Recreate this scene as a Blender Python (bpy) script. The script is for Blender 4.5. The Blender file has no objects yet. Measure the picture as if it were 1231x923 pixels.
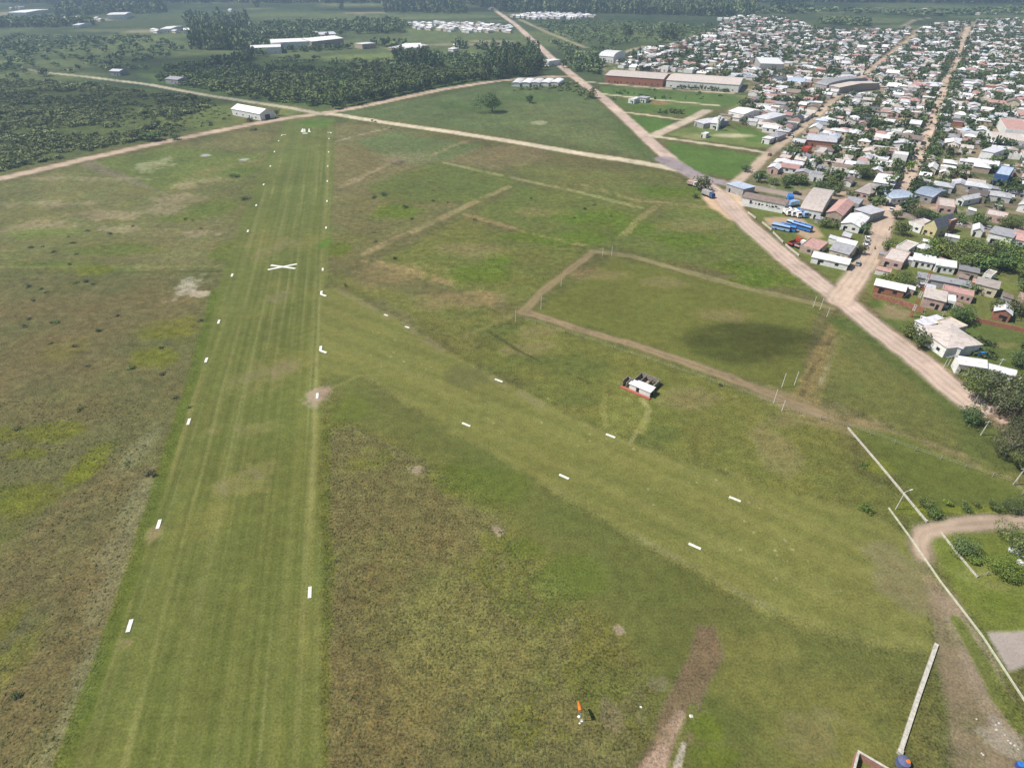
import bpy, math, random
import numpy as np
random.seed(7)
rng = np.random.default_rng(11)
sc = bpy.context.scene
C = sc.collection
R = math.radians
# ------------------------------------------------------------------ camera, light, exposure
FPX, PITCH, CAMH = 711.0, R(35.97), 100.0
cd = bpy.data.cameras.new('camera'); cam = bpy.data.objects.new('camera', cd); C.objects.link(cam)
cam.location = (0, 0, CAMH); cam.rotation_euler = (R(90) - PITCH, 0, 0)
cd.sensor_width = 36.0; cd.lens = 36.0 * FPX / 1231.0; cd.clip_start = 0.5; cd.clip_end = 30000
sc.camera = cam
SUN_EL, SUN_AZ = R(53), R(183)           # azimuth of the sun measured counter-clockwise from +X
w = bpy.data.worlds.new("World"); sc.world = w; w.use_nodes = True
nt = w.node_tree; bg = nt.nodes['Background']
sky = nt.nodes.new('ShaderNodeTexSky'); sky.sky_type = 'NISHITA'; sky.sun_disc = False
sky.sun_elevation = SUN_EL; sky.sun_rotation = R(90) - SUN_AZ
nt.links.new(sky.outputs[0], bg.inputs[0]); bg.inputs[1].default_value = 0.08
sd = bpy.data.lights.new('sun', 'SUN'); sd.energy = 4.8; sd.angle = R(0.6); sd.color = (1.0, 0.95, 0.87)
so = bpy.data.objects.new('sun', sd); C.objects.link(so)
SV = np.array([math.cos(SUN_EL) * math.cos(SUN_AZ), math.cos(SUN_EL) * math.sin(SUN_AZ), math.sin(SUN_EL)])
so.rotation_euler = (math.pi / 2 - SUN_EL, 0, SUN_AZ + math.pi / 2)
so.location = (0, 0, 500)
sc.view_settings.view_transform = 'Standard'; sc.view_settings.look = 'None'
sc.view_settings.gamma = 1; sc.view_settings.use_curve_mapping = False
sc.view_settings.exposure = 0.24
sc.cycles.max_bounces = 5; sc.cycles.diffuse_bounces = 2; sc.cycles.glossy_bounces = 2
sc.cycles.volume_bounces = 0; sc.cycles.transparent_max_bounces = 96

# ------------------------------------------------------------------ survey: photo pixel <-> ground plane
sp, cp = math.sin(PITCH), math.cos(PITCH)
def P(x, y, z=0.0):
    cx = (x - 615.5) / FPX; cy = (461.5 - y) / FPX
    d = (cx, cp + cy * sp, -sp + cy * cp); t = (z - CAMH) / d[2]
    return np.array([d[0] * t, d[1] * t])
def proj(X, Y, Z=0.0):
    dz = Z - CAMH
    dep = Y * cp - dz * sp; up = Y * sp + dz * cp
    dep = np.where(dep < 1, 1, dep)
    return 615.5 + FPX * X / dep, 461.5 - FPX * up / dep
def height_at(x, y, ytop):
    b = P(x, y); lo, hi = 0.0, 60.0
    for _ in range(30):
        m = (lo + hi) / 2
        if proj(b[0], b[1], m)[1] > ytop: lo = m
        else: hi = m
    return lo
def ppm(y): return (y + 54.6) * cp / CAMH          # pixels per metre across, at ground row y
def W(pts): return np.array([P(*q) for q in pts])

# ------------------------------------------------------------------ noise
_tabs = {}
def vn(x, y, s, seed=0):
    if seed not in _tabs: _tabs[seed] = np.random.default_rng(seed + 100).random((256, 256)).astype(np.float32)
    t = _tabs[seed]; x = x / s + 37.3 * seed; y = y / s + 11.7 * seed
    ix = np.floor(x).astype(np.int64); iy = np.floor(y).astype(np.int64)
    fx = x - ix; fy = y - iy; fx = fx * fx * (3 - 2 * fx); fy = fy * fy * (3 - 2 * fy)
    ix &= 255; iy &= 255; jx = (ix + 1) & 255; jy = (iy + 1) & 255
    return ((t[ix, iy] * (1 - fx) + t[jx, iy] * fx) * (1 - fy) + (t[ix, jy] * (1 - fx) + t[jx, jy] * fx) * fy)
def fbm(x, y, s, seed=0, o=4, g=0.5):
    v = 0; a = 1; n = 0
    for k in range(o):
        v = v + a * vn(x, y, s, seed + k); n += a; a *= g; s /= 2.1
    return v / n * 2 - 1
def sst(a, b, x): t = np.clip((x - a) / (b - a), 0, 1); return t * t * (3 - 2 * t)

def lin(c):
    c = np.asarray(c, float) / 255.0
    return np.where(c <= 0.04045, c / 12.92, ((c + 0.055) / 1.055) ** 2.4)
KALB = 0.86                                        # picture value of a sunlit surface -> base colour
def A(r, g, b): return lin((r, g, b)) * KALB

# ------------------------------------------------------------------ generic builders
def tag(o, label=None, cat=None, group=None, kind=None):
    if label: o['label'] = label
    if cat: o['category'] = cat
    if group: o['group'] = group
    if kind: o['kind'] = kind
    return o
def mesh_np(name, V, F, m, smooth=False):
    me = bpy.data.meshes.new(name); V = np.asarray(V, np.float32); F = np.asarray(F, np.int32)
    k = F.shape[1]
    me.vertices.add(len(V)); me.vertices.foreach_set('co', V.ravel())
    me.loops.add(F.size); me.loops.foreach_set('vertex_index', F.ravel())
    me.polygons.add(len(F)); me.polygons.foreach_set('loop_start', np.arange(0, F.size, k, dtype=np.int32))
    me.polygons.foreach_set('loop_total', np.full(len(F), k, np.int32))
    me.update(calc_edges=True)
    if smooth: me.polygons.foreach_set('use_smooth', np.ones(len(F), bool))
    if m: me.materials.append(m)
    return me
def link(name, me, parent=None, loc=(0, 0, 0), rz=0.0, s=(1, 1, 1)):
    o = bpy.data.objects.new(name, me); C.objects.link(o)
    o.location = loc; o.rotation_euler = (0, 0, rz); o.scale = s
    if parent: o.parent = parent
    return o
class MB:
    def __init__(s): s.v = []; s.f = []
    def poly(s, pts):
        n = len(s.v); s.v += [tuple(p) for p in pts]; s.f.append(tuple(range(n, n + len(pts)))); return s
    def prism(s, base, h, z=0.0, top=None):
        n = len(base); top = top or base; k = len(s.v)
        s.v += [(p[0], p[1], z) for p in base] + [(p[0], p[1], z + h) for p in top]
        s.f.append(tuple(range(k + n - 1, k - 1, -1))); s.f.append(tuple(range(k + n, k + 2 * n)))
        for i in range(n): j = (i + 1) % n; s.f.append((k + i, k + j, k + n + j, k + n + i))
        return s
    def box(s, x0, y0, z0, x1, y1, z1): return s.prism([(x0, y0), (x1, y0), (x1, y1), (x0, y1)], z1 - z0, z0)
    def wall(s, a, b, t, h, z=0.0):
        a = np.array(a, float)[:2]; b = np.array(b, float)[:2]; d = b - a; d /= np.linalg.norm(d); n = np.array([-d[1], d[0]]) * t / 2
        return s.prism([a - n, b - n, b + n, a + n], h, z)
    def tube(s, p, q, r0, r1=None, n=8):
        r1 = r0 if r1 is None else r1; p = np.array(p, float); q = np.array(q, float); d = q - p; d /= np.linalg.norm(d)
        a = np.cross(d, (0, 0, 1) if abs(d[2]) < .9 else (1, 0, 0)); a /= np.linalg.norm(a); b = np.cross(d, a); k = len(s.v)
        for c, r in ((p, r0), (q, r1)):
            for i in range(n):
                t = 2 * math.pi * i / n; s.v.append(tuple(c + r * (math.cos(t) * a + math.sin(t) * b)))
        for i in range(n): j = (i + 1) % n; s.f.append((k + i, k + n + i, k + n + j, k + j))
        s.f.append(tuple(range(k, k + n))); s.f.append(tuple(range(k + 2 * n - 1, k + n - 1, -1)))
        return s
    def me(s, name, m):
        me = bpy.data.meshes.new(name); me.from_pydata([tuple(map(float, p)) for p in s.v], [], s.f); me.materials.append(m); me.update(); return me
    def build(s, name, m, parent=None): return link(name, s.me(name, m), parent)
def empty(name, loc, rz=0.0, s=(1, 1, 1)):
    o = bpy.data.objects.new(name, None); C.objects.link(o); o.location = loc; o.rotation_euler = (0, 0, rz); o.scale = s
    o.empty_display_size = 0.5
    return o
def kids(o): return [c for c in bpy.data.objects if c.parent == o]

# ------------------------------------------------------------------ materials
def new_mat(name):
    m = bpy.data.materials.new(name); m.use_nodes = True; n = m.node_tree; b = n.nodes['Principled BSDF']
    b.inputs['Specular IOR Level'].default_value = 0.2; b.inputs['Roughness'].default_value = 0.85
    return m, n, b
def noise_mat(name, col, var=0.25, scale=1.0, rough=0.85, spec=0.2, metal=0.0, objvar=0.0, col2=None, stretch=(1, 1, 1), thr=(0.35, 0.7), bump=0.0):
    m, n, b = new_mat(name); col = np.array(col, float)
    b.inputs['Roughness'].default_value = rough; b.inputs['Specular IOR Level'].default_value = spec; b.inputs['Metallic'].default_value = metal
    tc = n.nodes.new('ShaderNodeTexCoord'); mp = n.nodes.new('ShaderNodeMapping'); mp.inputs['Scale'].default_value = stretch
    geo = n.nodes.new('ShaderNodeNewGeometry'); n.links.new(geo.outputs['Position'], mp.inputs[0])
    no = n.nodes.new('ShaderNodeTexNoise'); no.inputs['Scale'].default_value = scale; no.inputs['Detail'].default_value = 5; no.inputs['Roughness'].default_value = 0.65
    n.links.new(mp.outputs[0], no.inputs[0])
    r = n.nodes.new('ShaderNodeMapRange'); r.inputs[1].default_value = thr[0]; r.inputs[2].default_value = thr[1]
    n.links.new(no.outputs[0], r.inputs[0])
    mx = n.nodes.new('ShaderNodeMix'); mx.data_type = 'RGBA'
    c2 = np.array(col2, float) if col2 is not None else col * (1 - var)
    mx.inputs[6].default_value = (*np.clip(col * (1 + (var * .4 if col2 is None else 0)), 0, .9), 1); mx.inputs[7].default_value = (*c2, 1)
    n.links.new(r.outputs[0], mx.inputs[0]); out = mx.outputs[2]
    if objvar:
        oi = n.nodes.new('ShaderNodeObjectInfo'); hs = n.nodes.new('ShaderNodeHueSaturation')
        mr = n.nodes.new('ShaderNodeMapRange'); mr.inputs[3].default_value = 1 - objvar; mr.inputs[4].default_value = 1 + objvar
        n.links.new(oi.outputs['Random'], mr.inputs[0]); n.links.new(mr.outputs[0], hs.inputs['Value']); n.links.new(out, hs.inputs['Color']); out = hs.outputs[0]
    n.links.new(out, b.inputs['Base Color'])
    if bump:
        bp = n.nodes.new('ShaderNodeBump'); bp.inputs['Strength'].default_value = 1; bp.inputs['Distance'].default_value = bump
        n.links.new(no.outputs[0], bp.inputs['Height']); n.links.new(bp.outputs[0], b.inputs['Normal'])
    return m
def roof_mat(name, col, objvar=0.15, rust=0.35, metal=0.0, rough=0.6):
    m = noise_mat(name, col, col2=np.array(col) * (0.52, 0.44, 0.38), scale=0.7, rough=rough, spec=0.3, metal=metal, objvar=objvar, thr=(0.46, 0.84))
    n = m.node_tree; b = n.nodes['Principled BSDF']       # corrugation
    tc = n.nodes.new('ShaderNodeTexCoord'); wv = n.nodes.new('ShaderNodeTexWave'); wv.inputs['Scale'].default_value = 1.6; wv.bands_direction = 'X'
    n.links.new(tc.outputs['Object'], wv.inputs[0])
    bp = n.nodes.new('ShaderNodeBump'); bp.inputs['Strength'].default_value = 0.5; bp.inputs['Distance'].default_value = 0.04
    n.links.new(wv.outputs['Color'], bp.inputs['Height']); n.links.new(bp.outputs[0], b.inputs['Normal'])
    return m
WHITE = noise_mat('white_paint', (.74, .73, .70), .22, .9)
M = dict(
 white=WHITE,
 marker=noise_mat('whitewash', (.80, .79, .74), .35, 2.2, col2=(.42, .40, .28), thr=(.45, .75)),
 cream=noise_mat('cream_render', (.62, .54, .40), .25, .8),
 pinkwall=noise_mat('pink_render', (.52, .36, .32), .25, .8),
 greywall=noise_mat('grey_render', (.38, .37, .36), .3, .8),
 tanwall=noise_mat('bare_block', (.42, .33, .26), .3, 1.2),
 brick=noise_mat('red_brick', (.34, .15, .10), .35, 1.5, bump=.02),
 yellow=noise_mat('yellow_render', (.58, .50, .28), .2, .8),
 bluewall=noise_mat('blue_render', (.06, .12, .28), .25, .8),
 r_white=roof_mat('white_sheet_roof', (.80, .80, .80)),
 r_zinc=roof_mat('zinc_sheet_roof', (.62, .62, .66), .2),
 r_grey=roof_mat('grey_sheet_roof', (.33, .33, .35), .2),
 r_dark=roof_mat('dark_slate_roof', (.11, .12, .14), .15),
 r_tan=roof_mat('concrete_roof', (.52, .46, .42), .2, rough=.9),
 r_pink=roof_mat('faded_red_roof', (.46, .28, .25), .2, rough=.8),
 r_red=roof_mat('red_roof', (.42, .09, .06), .1),
 r_blue=roof_mat('pale_blue_roof', (.50, .58, .70), .1),
 r_brown=roof_mat('brown_roof', (.27, .21, .18), .15),
 dark=noise_mat('dark_opening', (.02, .022, .026), .2, 1, rough=.35, spec=.5),
 glass=noise_mat('window_glass', (.03, .035, .045), .2, 1, rough=.15, spec=.6),
 concrete=noise_mat('weathered_concrete', (.52, .49, .42), .4, 1.8),
 paleline=noise_mat('pale_kerb_stone', (.52, .52, .40), .3, 1.4),
 metal=noise_mat('galvanised_steel', (.55, .55, .55), .2, 3, rough=.5),
 redpaint=noise_mat('red_paint', (.45, .07, .04), .2, 2, rough=.5),
 bluepaint=noise_mat('blue_paint', (.03, .19, .55), .2, 2, rough=.4, spec=.5),
 paleblue=noise_mat('pale_blue_paint', (.30, .45, .68), .2, 2, rough=.4, spec=.5),
 tyre=noise_mat('tyre_rubber', (.02, .02, .02), .2, 2),
 orange=noise_mat('orange_fabric', (.75, .20, .03), .2, 3),
 soil=noise_mat('soil_heap', (.33, .22, .17), .3, 1.0, bump=.1),
 bark=noise_mat('bark', (.13, .10, .075), .3, 3),
 palebark=noise_mat('pale_bark', (.36, .31, .26), .3, 3),
 wood=noise_mat('weathered_wood', (.34, .30, .25), .3, 4),
 cow=noise_mat('dark_cow_hide', (.02, .016, .013), .2, 3),
 black=noise_mat('black_plastic', (.02, .02, .025), .2, 3),
)
def leaf_mat(name, dark, light, hue=0.03, val=0.25):
    m, n, b = new_mat(name); b.inputs['Roughness'].default_value = 0.7; b.inputs['Specular IOR Level'].default_value = 0.25
    at = n.nodes.new('ShaderNodeAttribute'); at.attribute_name = 'tint'
    oi = n.nodes.new('ShaderNodeObjectInfo')
    mx = n.nodes.new('ShaderNodeMix'); mx.data_type = 'RGBA'; mx.inputs[6].default_value = (*dark, 1); mx.inputs[7].default_value = (*light, 1)
    n.links.new(at.outputs['Fac'], mx.inputs[0])
    hs = n.nodes.new('ShaderNodeHueSaturation')
    mr = n.nodes.new('ShaderNodeMapRange'); mr.inputs[3].default_value = 1 - val; mr.inputs[4].default_value = 1 + val
    mh = n.nodes.new('ShaderNodeMapRange'); mh.inputs[3].default_value = .5 + hue; mh.inputs[4].default_value = .5 - hue
    wn = n.nodes.new('ShaderNodeTexWhiteNoise'); wn.noise_dimensions = '1D'; n.links.new(oi.outputs['Random'], wn.inputs['W'])
    n.links.new(oi.outputs['Random'], mr.inputs[0]); n.links.new(wn.outputs['Value'], mh.inputs[0])
    n.links.new(mr.outputs[0], hs.inputs['Value']); n.links.new(mh.outputs[0], hs.inputs['Hue']); n.links.new(mx.outputs[2], hs.inputs['Color'])
    n.links.new(hs.outputs[0], b.inputs['Base Color'])
    return m
L_green = leaf_mat('broadleaf_foliage', (.044, .076, .022), (.18, .24, .062))
L_dark = leaf_mat('dark_foliage', (.038, .066, .022), (.15, .20, .065))
L_lime = leaf_mat('bright_foliage', (.09, .14, .02), (.20, .27, .05), .02)
L_olive = leaf_mat('olive_foliage', (.05, .06, .028), (.14, .15, .065))
L_scrub = leaf_mat('scrub_foliage', (.05, .08, .024), (.27, .30, .10))
L_forest = leaf_mat('plantation_foliage', (.042, .074, .03), (.17, .22, .08))

# ------------------------------------------------------------------ survey data (pixel coordinates of ground points)
ROADS = [  # name, label, width m (start,end), colour, points
 ('dirt_road', 'wide pinkish main dirt road running diagonally past the town', (7.0, 8.0), (200, 178, 162),
  [(1170, 487), (1147, 468), (1115, 441), (1084, 417), (1060, 399), (1036, 380), (1010, 359), (983, 340), (949, 314), (925, 293), (906, 277), (883, 254), (866, 235), (845, 218), (820, 203), (790, 178), (755, 145), (725, 118), (700, 100), (665, 72), (620, 30), (597, 14), (588, 6)]),
 ('dirt_road', 'brown dirt road along the near edge of the bushland', (7, 7), (190, 168, 146),
  [(-130, 240), (0, 215), (100, 192), (200, 170), (300, 150), (352, 141), (385, 137), (420, 131), (450, 125), (530, 108), (600, 97), (650, 93), (690, 92)]),
 ('dirt_road', 'pale sandy track from the runway head to the main road', (5.5, 6), (205, 192, 165),
  [(385, 137), (405, 138), (460, 147), (530, 157), (620, 171), (700, 185), (760, 194), (800, 201), (822, 206)]),
 ('dirt_road', 'thin sandy track leading left behind the hangar', (5, 4), (180, 172, 145),
  [(385, 137), (355, 131), (330, 127), (250, 115), (180, 102), (100, 92), (60, 88), (35, 84)]),
 ('street', 'dark worn street leaving the junction in front of the blue roof', (11, 6), (158, 146, 146),
  [(800, 192), (815, 200), (835, 211), (855, 217), (880, 222)]),
 ('street', 'brown street passing behind the long white building', (6, 6), (165, 150, 138),
  [(880, 222), (930, 230), (1000, 244), (1040, 249), (1075, 256), (1110, 263), (1170, 272), (1231, 286), (1330, 305)]),
 ('street', 'tree lined dirt street running up through the town', (6.4, 6), (200, 178, 158),
  [(1008, 362), (1020, 347), (1032, 330), (1046, 306), (1053, 293), (1062, 267), (1081, 232), (1103, 188), (1116, 156), (1127, 127), (1136, 100), (1150, 72), (1157, 50), (1164, 32)]),
 ('street', 'tan dirt street climbing from the blue roofed garage', (4.2, 3.6), (190, 170, 148),
  [(885, 219), (903, 205), (920, 188), (940, 172), (956, 160), (981, 140), (1000, 122), (1032, 94), (1072, 64), (1100, 42)]),
 ('street', 'short dirt street joining the main road beside the lawns', (6, 6), (196, 180, 158),
  [(783, 164), (800, 157), (820, 148), (839, 139), (850, 133)]),
 ('dirt_track', 'thin pale track across the lawns nearest the junction', (3, 3), (200, 190, 160),
  [(783, 164), (800, 166), (850, 173), (900, 180), (922, 184)]),
 ('dirt_track', 'thin pale track behind the triangular lawn', (2.5, 2.5), (196, 188, 155), [(742, 134), (790, 140), (825, 145)]),
 ('dirt_track', 'thin pale track between the two upper lawns', (2.5, 2.5), (196, 188, 155), [(722, 113), (760, 117), (830, 124), (862, 127)]),
 ('dirt_track', 'thin pale track along the front of the factory', (3, 3), (190, 180, 150), [(700, 98), (730, 101), (800, 107), (880, 112)]),
 ('dirt_track', 'brown track along the near side of the playing field', (1.8, 2.3), (146, 128, 98),
  [(628, 375), (645, 379), (700, 397), (760, 414), (830, 437), (880, 455), (930, 475), (985, 497)]),
 ('dirt_track', 'brown track along the left side of the playing field', (2.0, 1.8), (138, 124, 90), [(628, 375), (650, 352), (680, 328), (712, 304)]),
 ('dirt_track', 'pale track along the far side of the playing field', (1.8, 1.8), (138, 130, 90),
  [(712, 302), (760, 308), (830, 328), (900, 347), (950, 358), (1000, 370)]),
 ('dirt_road', 'curving dirt driveway at the lower right behind the pale kerb', (3.0, 1.6), (174, 154, 134),
  [(1260, 622), (1231, 628), (1200, 627), (1160, 630), (1130, 634), (1112, 640), (1105, 652), (1108, 668)]),
]
SHADEFREE = True

# ------------------------------------------------------------------ ground
def build_ground():
    ys = np.arange(958, -14, -1.25)
    rr = []
    for y in ys:
        cy = (461.5 - y) / FPX; rr.append(CAMH * (cp + cy * sp) / (sp - cy * cp))
    rr = np.array([0.5, 8, 16, 22, 27] + [r for r in rr if r > 30] + [2700, 3300, 4200, 5500, 8000, 12000, 20000])
    th = np.concatenate([np.linspace(R(-66), R(66), 1250), np.linspace(R(66), R(294), 60)[1:-1]])
    nr, nt_ = len(rr), len(th)
    RR, TT = np.meshgrid(rr, th, indexing='ij')
    X = (RR * np.sin(TT)).ravel(); Y = (RR * np.cos(TT)).ravel(); N = len(X)
    col = np.zeros((N, 3)); rough = np.full(N, 1.0)
    n1 = fbm(X, Y, 60, 1); n2 = fbm(X, Y, 14, 5, 5, .6); n3 = fbm(X, Y, 3.2, 9, 3, .6); n4 = fbm(X, Y, 220, 14, 3)
    col[:] = A(96, 98, 62)
    def blend(c, w, rg=None):
        w = np.clip(w, 0, 1); col[:] = col * (1 - w)[:, None] + A(*c) * w[:, None]
        if rg is not None: rough[:] = rough * (1 - w) + rg * w
    def blend_i(idx, c, w, rg=None):
        w = np.clip(w, 0, 1); col[idx] = col[idx] * (1 - w)[:, None] + A(*c) * w[:, None]
        if rg is not None: rough[idx] = rough[idx] * (1 - w) + rg * w
    def near(pts, pad):
        lo = pts.min(0) - pad; hi = pts.max(0) + pad
        return np.nonzero((X > lo[0]) & (X < hi[0]) & (Y > lo[1]) & (Y < hi[1]))[0]
    def segd(idx, a, b):
        d = b - a; L = d @ d + 1e-9; t = np.clip(((X[idx] - a[0]) * d[0] + (Y[idx] - a[1]) * d[1]) / L, 0, 1)
        return np.hypot(X[idx] - a[0] - t * d[0], Y[idx] - a[1] - t * d[1]), t
    def pdist(pts, idx):
        D = np.full(len(idx), 1e9); ins = np.zeros(len(idx), bool)
        for k in range(len(pts)):
            a, b = pts[k], pts[(k + 1) % len(pts)]
            D = np.minimum(D, segd(idx, a, b)[0])
            if a[1] != b[1]:
                c = ((a[1] > Y[idx]) != (b[1] > Y[idx])) & (X[idx] < (b[0] - a[0]) * (Y[idx] - a[1]) / (b[1] - a[1]) + a[0]); ins ^= c
        return np.where(ins, D, -D)
    def area(px, c, s=1.0, soft=3.0, warp=3.0, rg=None, mod=None):
        pts = W(px); idx = near(pts, soft + warp + 1)
        if not len(idx): return
        D = pdist(pts, idx) + warp * fbm(X[idx], Y[idx], max(6, warp * 4), 21, 3)
        w = sst(-soft, soft, D) * s
        if mod is not None: w = w * mod[idx]
        blend_i(idx, c, w, rg)
    def spot(x, y, rx, ry, c, s=.8, rg=None, ragged=.6):
        c0 = P(x, y); ax = abs(P(x + rx, y)[0] - c0[0]); ay = (P(x, y - ry)[1] - P(x, y + ry)[1]) / 2
        idx = np.nonzero((abs(X - c0[0]) < 2.2 * ax) & (abs(Y - c0[1]) < 2.2 * ay))[0]
        q = np.hypot((X[idx] - c0[0]) / ax, (Y[idx] - c0[1]) / ay) + ragged * fbm(X[idx], Y[idx], (ax + ay) * .45, 31, 5, .65)
        blend_i(idx, c, s * (1 - sst(.55, 1.25, q)), rg)
    def line(px, wd, c, s=.8, soft=.8, wob=.3, rg=None, broken=0.0, world=False):
        pts = px if world else W(px); wa, wb = (wd, wd) if not isinstance(wd, tuple) else wd
        idx = near(pts, max(wa, wb) + soft + 2); D = np.full(len(idx), 1e9); WD = np.full(len(idx), float(wa)); L = 0
        tot = sum(np.linalg.norm(pts[k + 1] - pts[k]) for k in range(len(pts) - 1))
        for k in range(len(pts) - 1):
            d, t = segd(idx, pts[k], pts[k + 1]); sl = np.linalg.norm(pts[k + 1] - pts[k]); m = d < D
            D = np.where(m, d, D); WD = np.where(m, wa + (wb - wa) * (L + t * sl) / tot, WD); L += sl
        D = D + wob * fbm(X[idx], Y[idx], 5, 41, 3)
        w = (1 - sst(0, soft, D - WD / 2)) * s
        if broken: w = w * sst(-broken, broken * .6, fbm(X[idx], Y[idx], 7, 45, 4, .6) + .1)
        blend_i(idx, c, w, rg); return idx, D, WD
    # ---- broad cover: rough pasture, brown seed heads over olive green
    brown = sst(-.35, .35, n1 * .9 + n2 * .5)
    blend((106, 100, 62), brown * .6); blend((92, 108, 52), sst(.05, .55, -n1 + n2 * .6) * .6)
    blend((136, 126, 92), sst(.25, .7, fbm(X, Y, 9, 60, 5, .6)) * .35)
    # far country
    far = sst(480, 640, np.hypot(X, Y)); blend((74, 98, 58), far * .9, .8)
    blend((104, 124, 74), far * sst(0, .5, fbm(X, Y, 170, 70, 3)) * .75); blend((52, 78, 50), far * sst(.0, .4, fbm(X, Y, 240, 75, 3)) * .7)
    blend((128, 138, 92), far * sst(.35, .5, fbm(X, Y * 2.2, 260, 78, 2)) * .5)
    # ---- west pasture
    area([(-200, 240), (0, 222), (330, 155), (300, 230), (268, 322), (-200, 322)], (118, 118, 76), .6, 22, 10)
    area([(110, 196), (205, 176), (320, 186), (300, 196), (230, 222), (190, 230)], (100, 122, 58), .85, 3, 2)
    area([(110, 192), (185, 225), (215, 240), (190, 232), (95, 198)], (122, 112, 92), .7, 1.5, 1.5)
    area([(195, 232), (260, 205), (315, 195), (318, 190), (250, 200), (200, 225)], (118, 116, 74), .6, 2, 1.5)
    for q in [(60, 245, 60, 5), (120, 258, 55, 6), (205, 238, 45, 6), (40, 275, 50, 6), (230, 222, 25, 6), (200, 252, 30, 5), (150, 275, 40, 3), (110, 215, 60, 3), (230, 280, 50, 4)]:
        spot(q[0], q[1], q[2] * .9, q[3], (150, 138, 108), .55, None, 1.6)
    for q in [(185, 198, 18, 7)]: spot(*q, (156, 156, 120), .7, None, 1.5)
    for q in [(247, 187, 6, 1.6), (293, 192, 6, 1.5)]: spot(*q, (178, 176, 178), .9, 0, .25)
    for q in [(50, 280, 45, 7), (130, 300, 70, 7), (255, 250, 35, 10), (110, 322, 60, 4), (60, 318, 70, 4), (220, 262, 30, 5), (290, 206, 22, 7), (275, 300, 20, 14)]: spot(*q, (92, 124, 46), .6)
    line([(-150, 323), (60, 321), (170, 321), (270, 320)], 1.4, (126, 134, 84), .4, 1.5, .6)
    line([(-150, 331), (0, 329), (268, 326)], .8, (84, 106, 56), .6, 1)
    for q in [(225, 345, 12, 12), (238, 353, 14, 4), (218, 352, 6, 8)]: spot(*q, (178, 172, 150), .7, ragged=1.2)
    for q in [(115, 550, 18, 26), (96, 570, 18, 18), (35, 545, 25, 8), (20, 790, 22, 45), (10, 740, 20, 30), (5, 520, 25, 10), (112, 325, 26, 6), (80, 420, 25, 14), (200, 395, 40, 14), (185, 430, 30, 14), (60, 520, 40, 14), (5, 600, 60, 22)]:
        spot(*q, (104, 116, 34), .62)
    for q in [(100, 640, 70, 90), (60, 780, 60, 110), (30, 680, 50, 60), (60, 450, 90, 60), (150, 380, 90, 40), (60, 370, 70, 20)]: spot(*q, (110, 97, 64), .45)
    for q in [(170, 600, 20, 40), (150, 650, 22, 46), (165, 540, 16, 30), (125, 720, 18, 40), (95, 850, 18, 60), (110, 800, 22, 40)]: spot(*q, (124, 122, 88), .6)
    # ---- east of the runway
    BR = [(392, 505), (420, 500), (470, 520), (540, 560), (600, 615), (640, 665), (700, 730), (770, 790), (800, 830), (770, 930), (388, 930), (386, 700)]
    GREEN = [(385, 425), (430, 446), (520, 498), (640, 568), (800, 660), (960, 742), (1110, 775), (1100, 870), (1060, 940), (770, 940), (800, 850), (700, 740), (600, 640), (480, 540), (400, 505)]
    area(GREEN, (98, 110, 60), .9, 4, 6, .45)
    area(BR, (113, 106, 64), .72, 6, 9, 1.15); area(BR, (96, 104, 52), .55, 6, 9, None, sst(-.1, .45, n2 * .7 + n3 * .5))
    area([(392, 620), (470, 640), (560, 700), (600, 820), (560, 930), (388, 930)], (104, 92, 60), .45, 12, 14)
    for q in [(540, 740, 60, 40), (600, 790, 80, 50), (500, 800, 50, 60)]: spot(*q, (120, 116, 66), .5)
    for q in [(420, 492, 26, 18), (600, 585, 40, 26), (555, 570, 36, 22), (690, 690, 40, 26), (630, 660, 30, 16)]: spot(*q, (92, 122, 48), .7)
    for q in [(610, 545, 60, 20), (700, 620, 60, 24), (800, 700, 70, 24), (720, 820, 40, 30), (650, 720, 40, 30), (880, 840, 50, 40)]: spot(*q, (92, 112, 56), .5)
    for q in [(950, 830, 90, 40), (1010, 900, 80, 40), (900, 780, 70, 22), (960, 880, 40, 30)]: spot(*q, (122, 112, 72), .45)
    area([(386, 505), (396, 500), (400, 700), (392, 930), (384, 930)], (88, 108, 44), .75, 1, 1)
    # middle fields
    area([(400, 150), (450, 149), (520, 165), (560, 172), (500, 200), (440, 225), (398, 290)], (118, 112, 76), .6, 4, 5)
    area([(430, 170), (470, 158), (580, 175), (560, 190), (500, 196), (450, 185)], (98, 124, 72), .8, 3, 3)
    area([(402, 175), (480, 190), (470, 200), (440, 218), (402, 225)], (118, 108, 72), .6, 3, 3)
    area([(560, 180), (640, 172), (660, 190), (600, 205), (535, 195)], (124, 112, 80), .6, 3, 4)
    area([(440, 225), (520, 195), (600, 208), (622, 222), (560, 245), (460, 240)], (96, 116, 58), .8, 3, 3)
    area([(404, 235), (470, 240), (560, 245), (520, 270), (440, 310), (400, 320)], (114, 110, 68), .6, 5, 6)
    area([(625, 222), (760, 236), (800, 270), (735, 298), (640, 285), (570, 262)], (100, 122, 58), .65, 4, 5)
    area([(550, 262), (700, 300), (630, 370), (560, 350), (450, 315)], (106, 118, 60), .7, 4, 5)
    area([(400, 335), (500, 350), (620, 380), (560, 430), (480, 380)], (114, 116, 66), .65, 4, 5)
    area([(640, 382), (800, 432), (930, 480), (1010, 520), (1070, 610), (960, 600), (860, 565), (740, 520), (600, 450), (560, 425)], (110, 118, 62), .7, 4, 5, .7)
    area([(735, 308), (985, 364), (958, 470), (870, 446), (760, 410), (645, 376)], (104, 114, 58), .85, 2, 2, .5)
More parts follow.
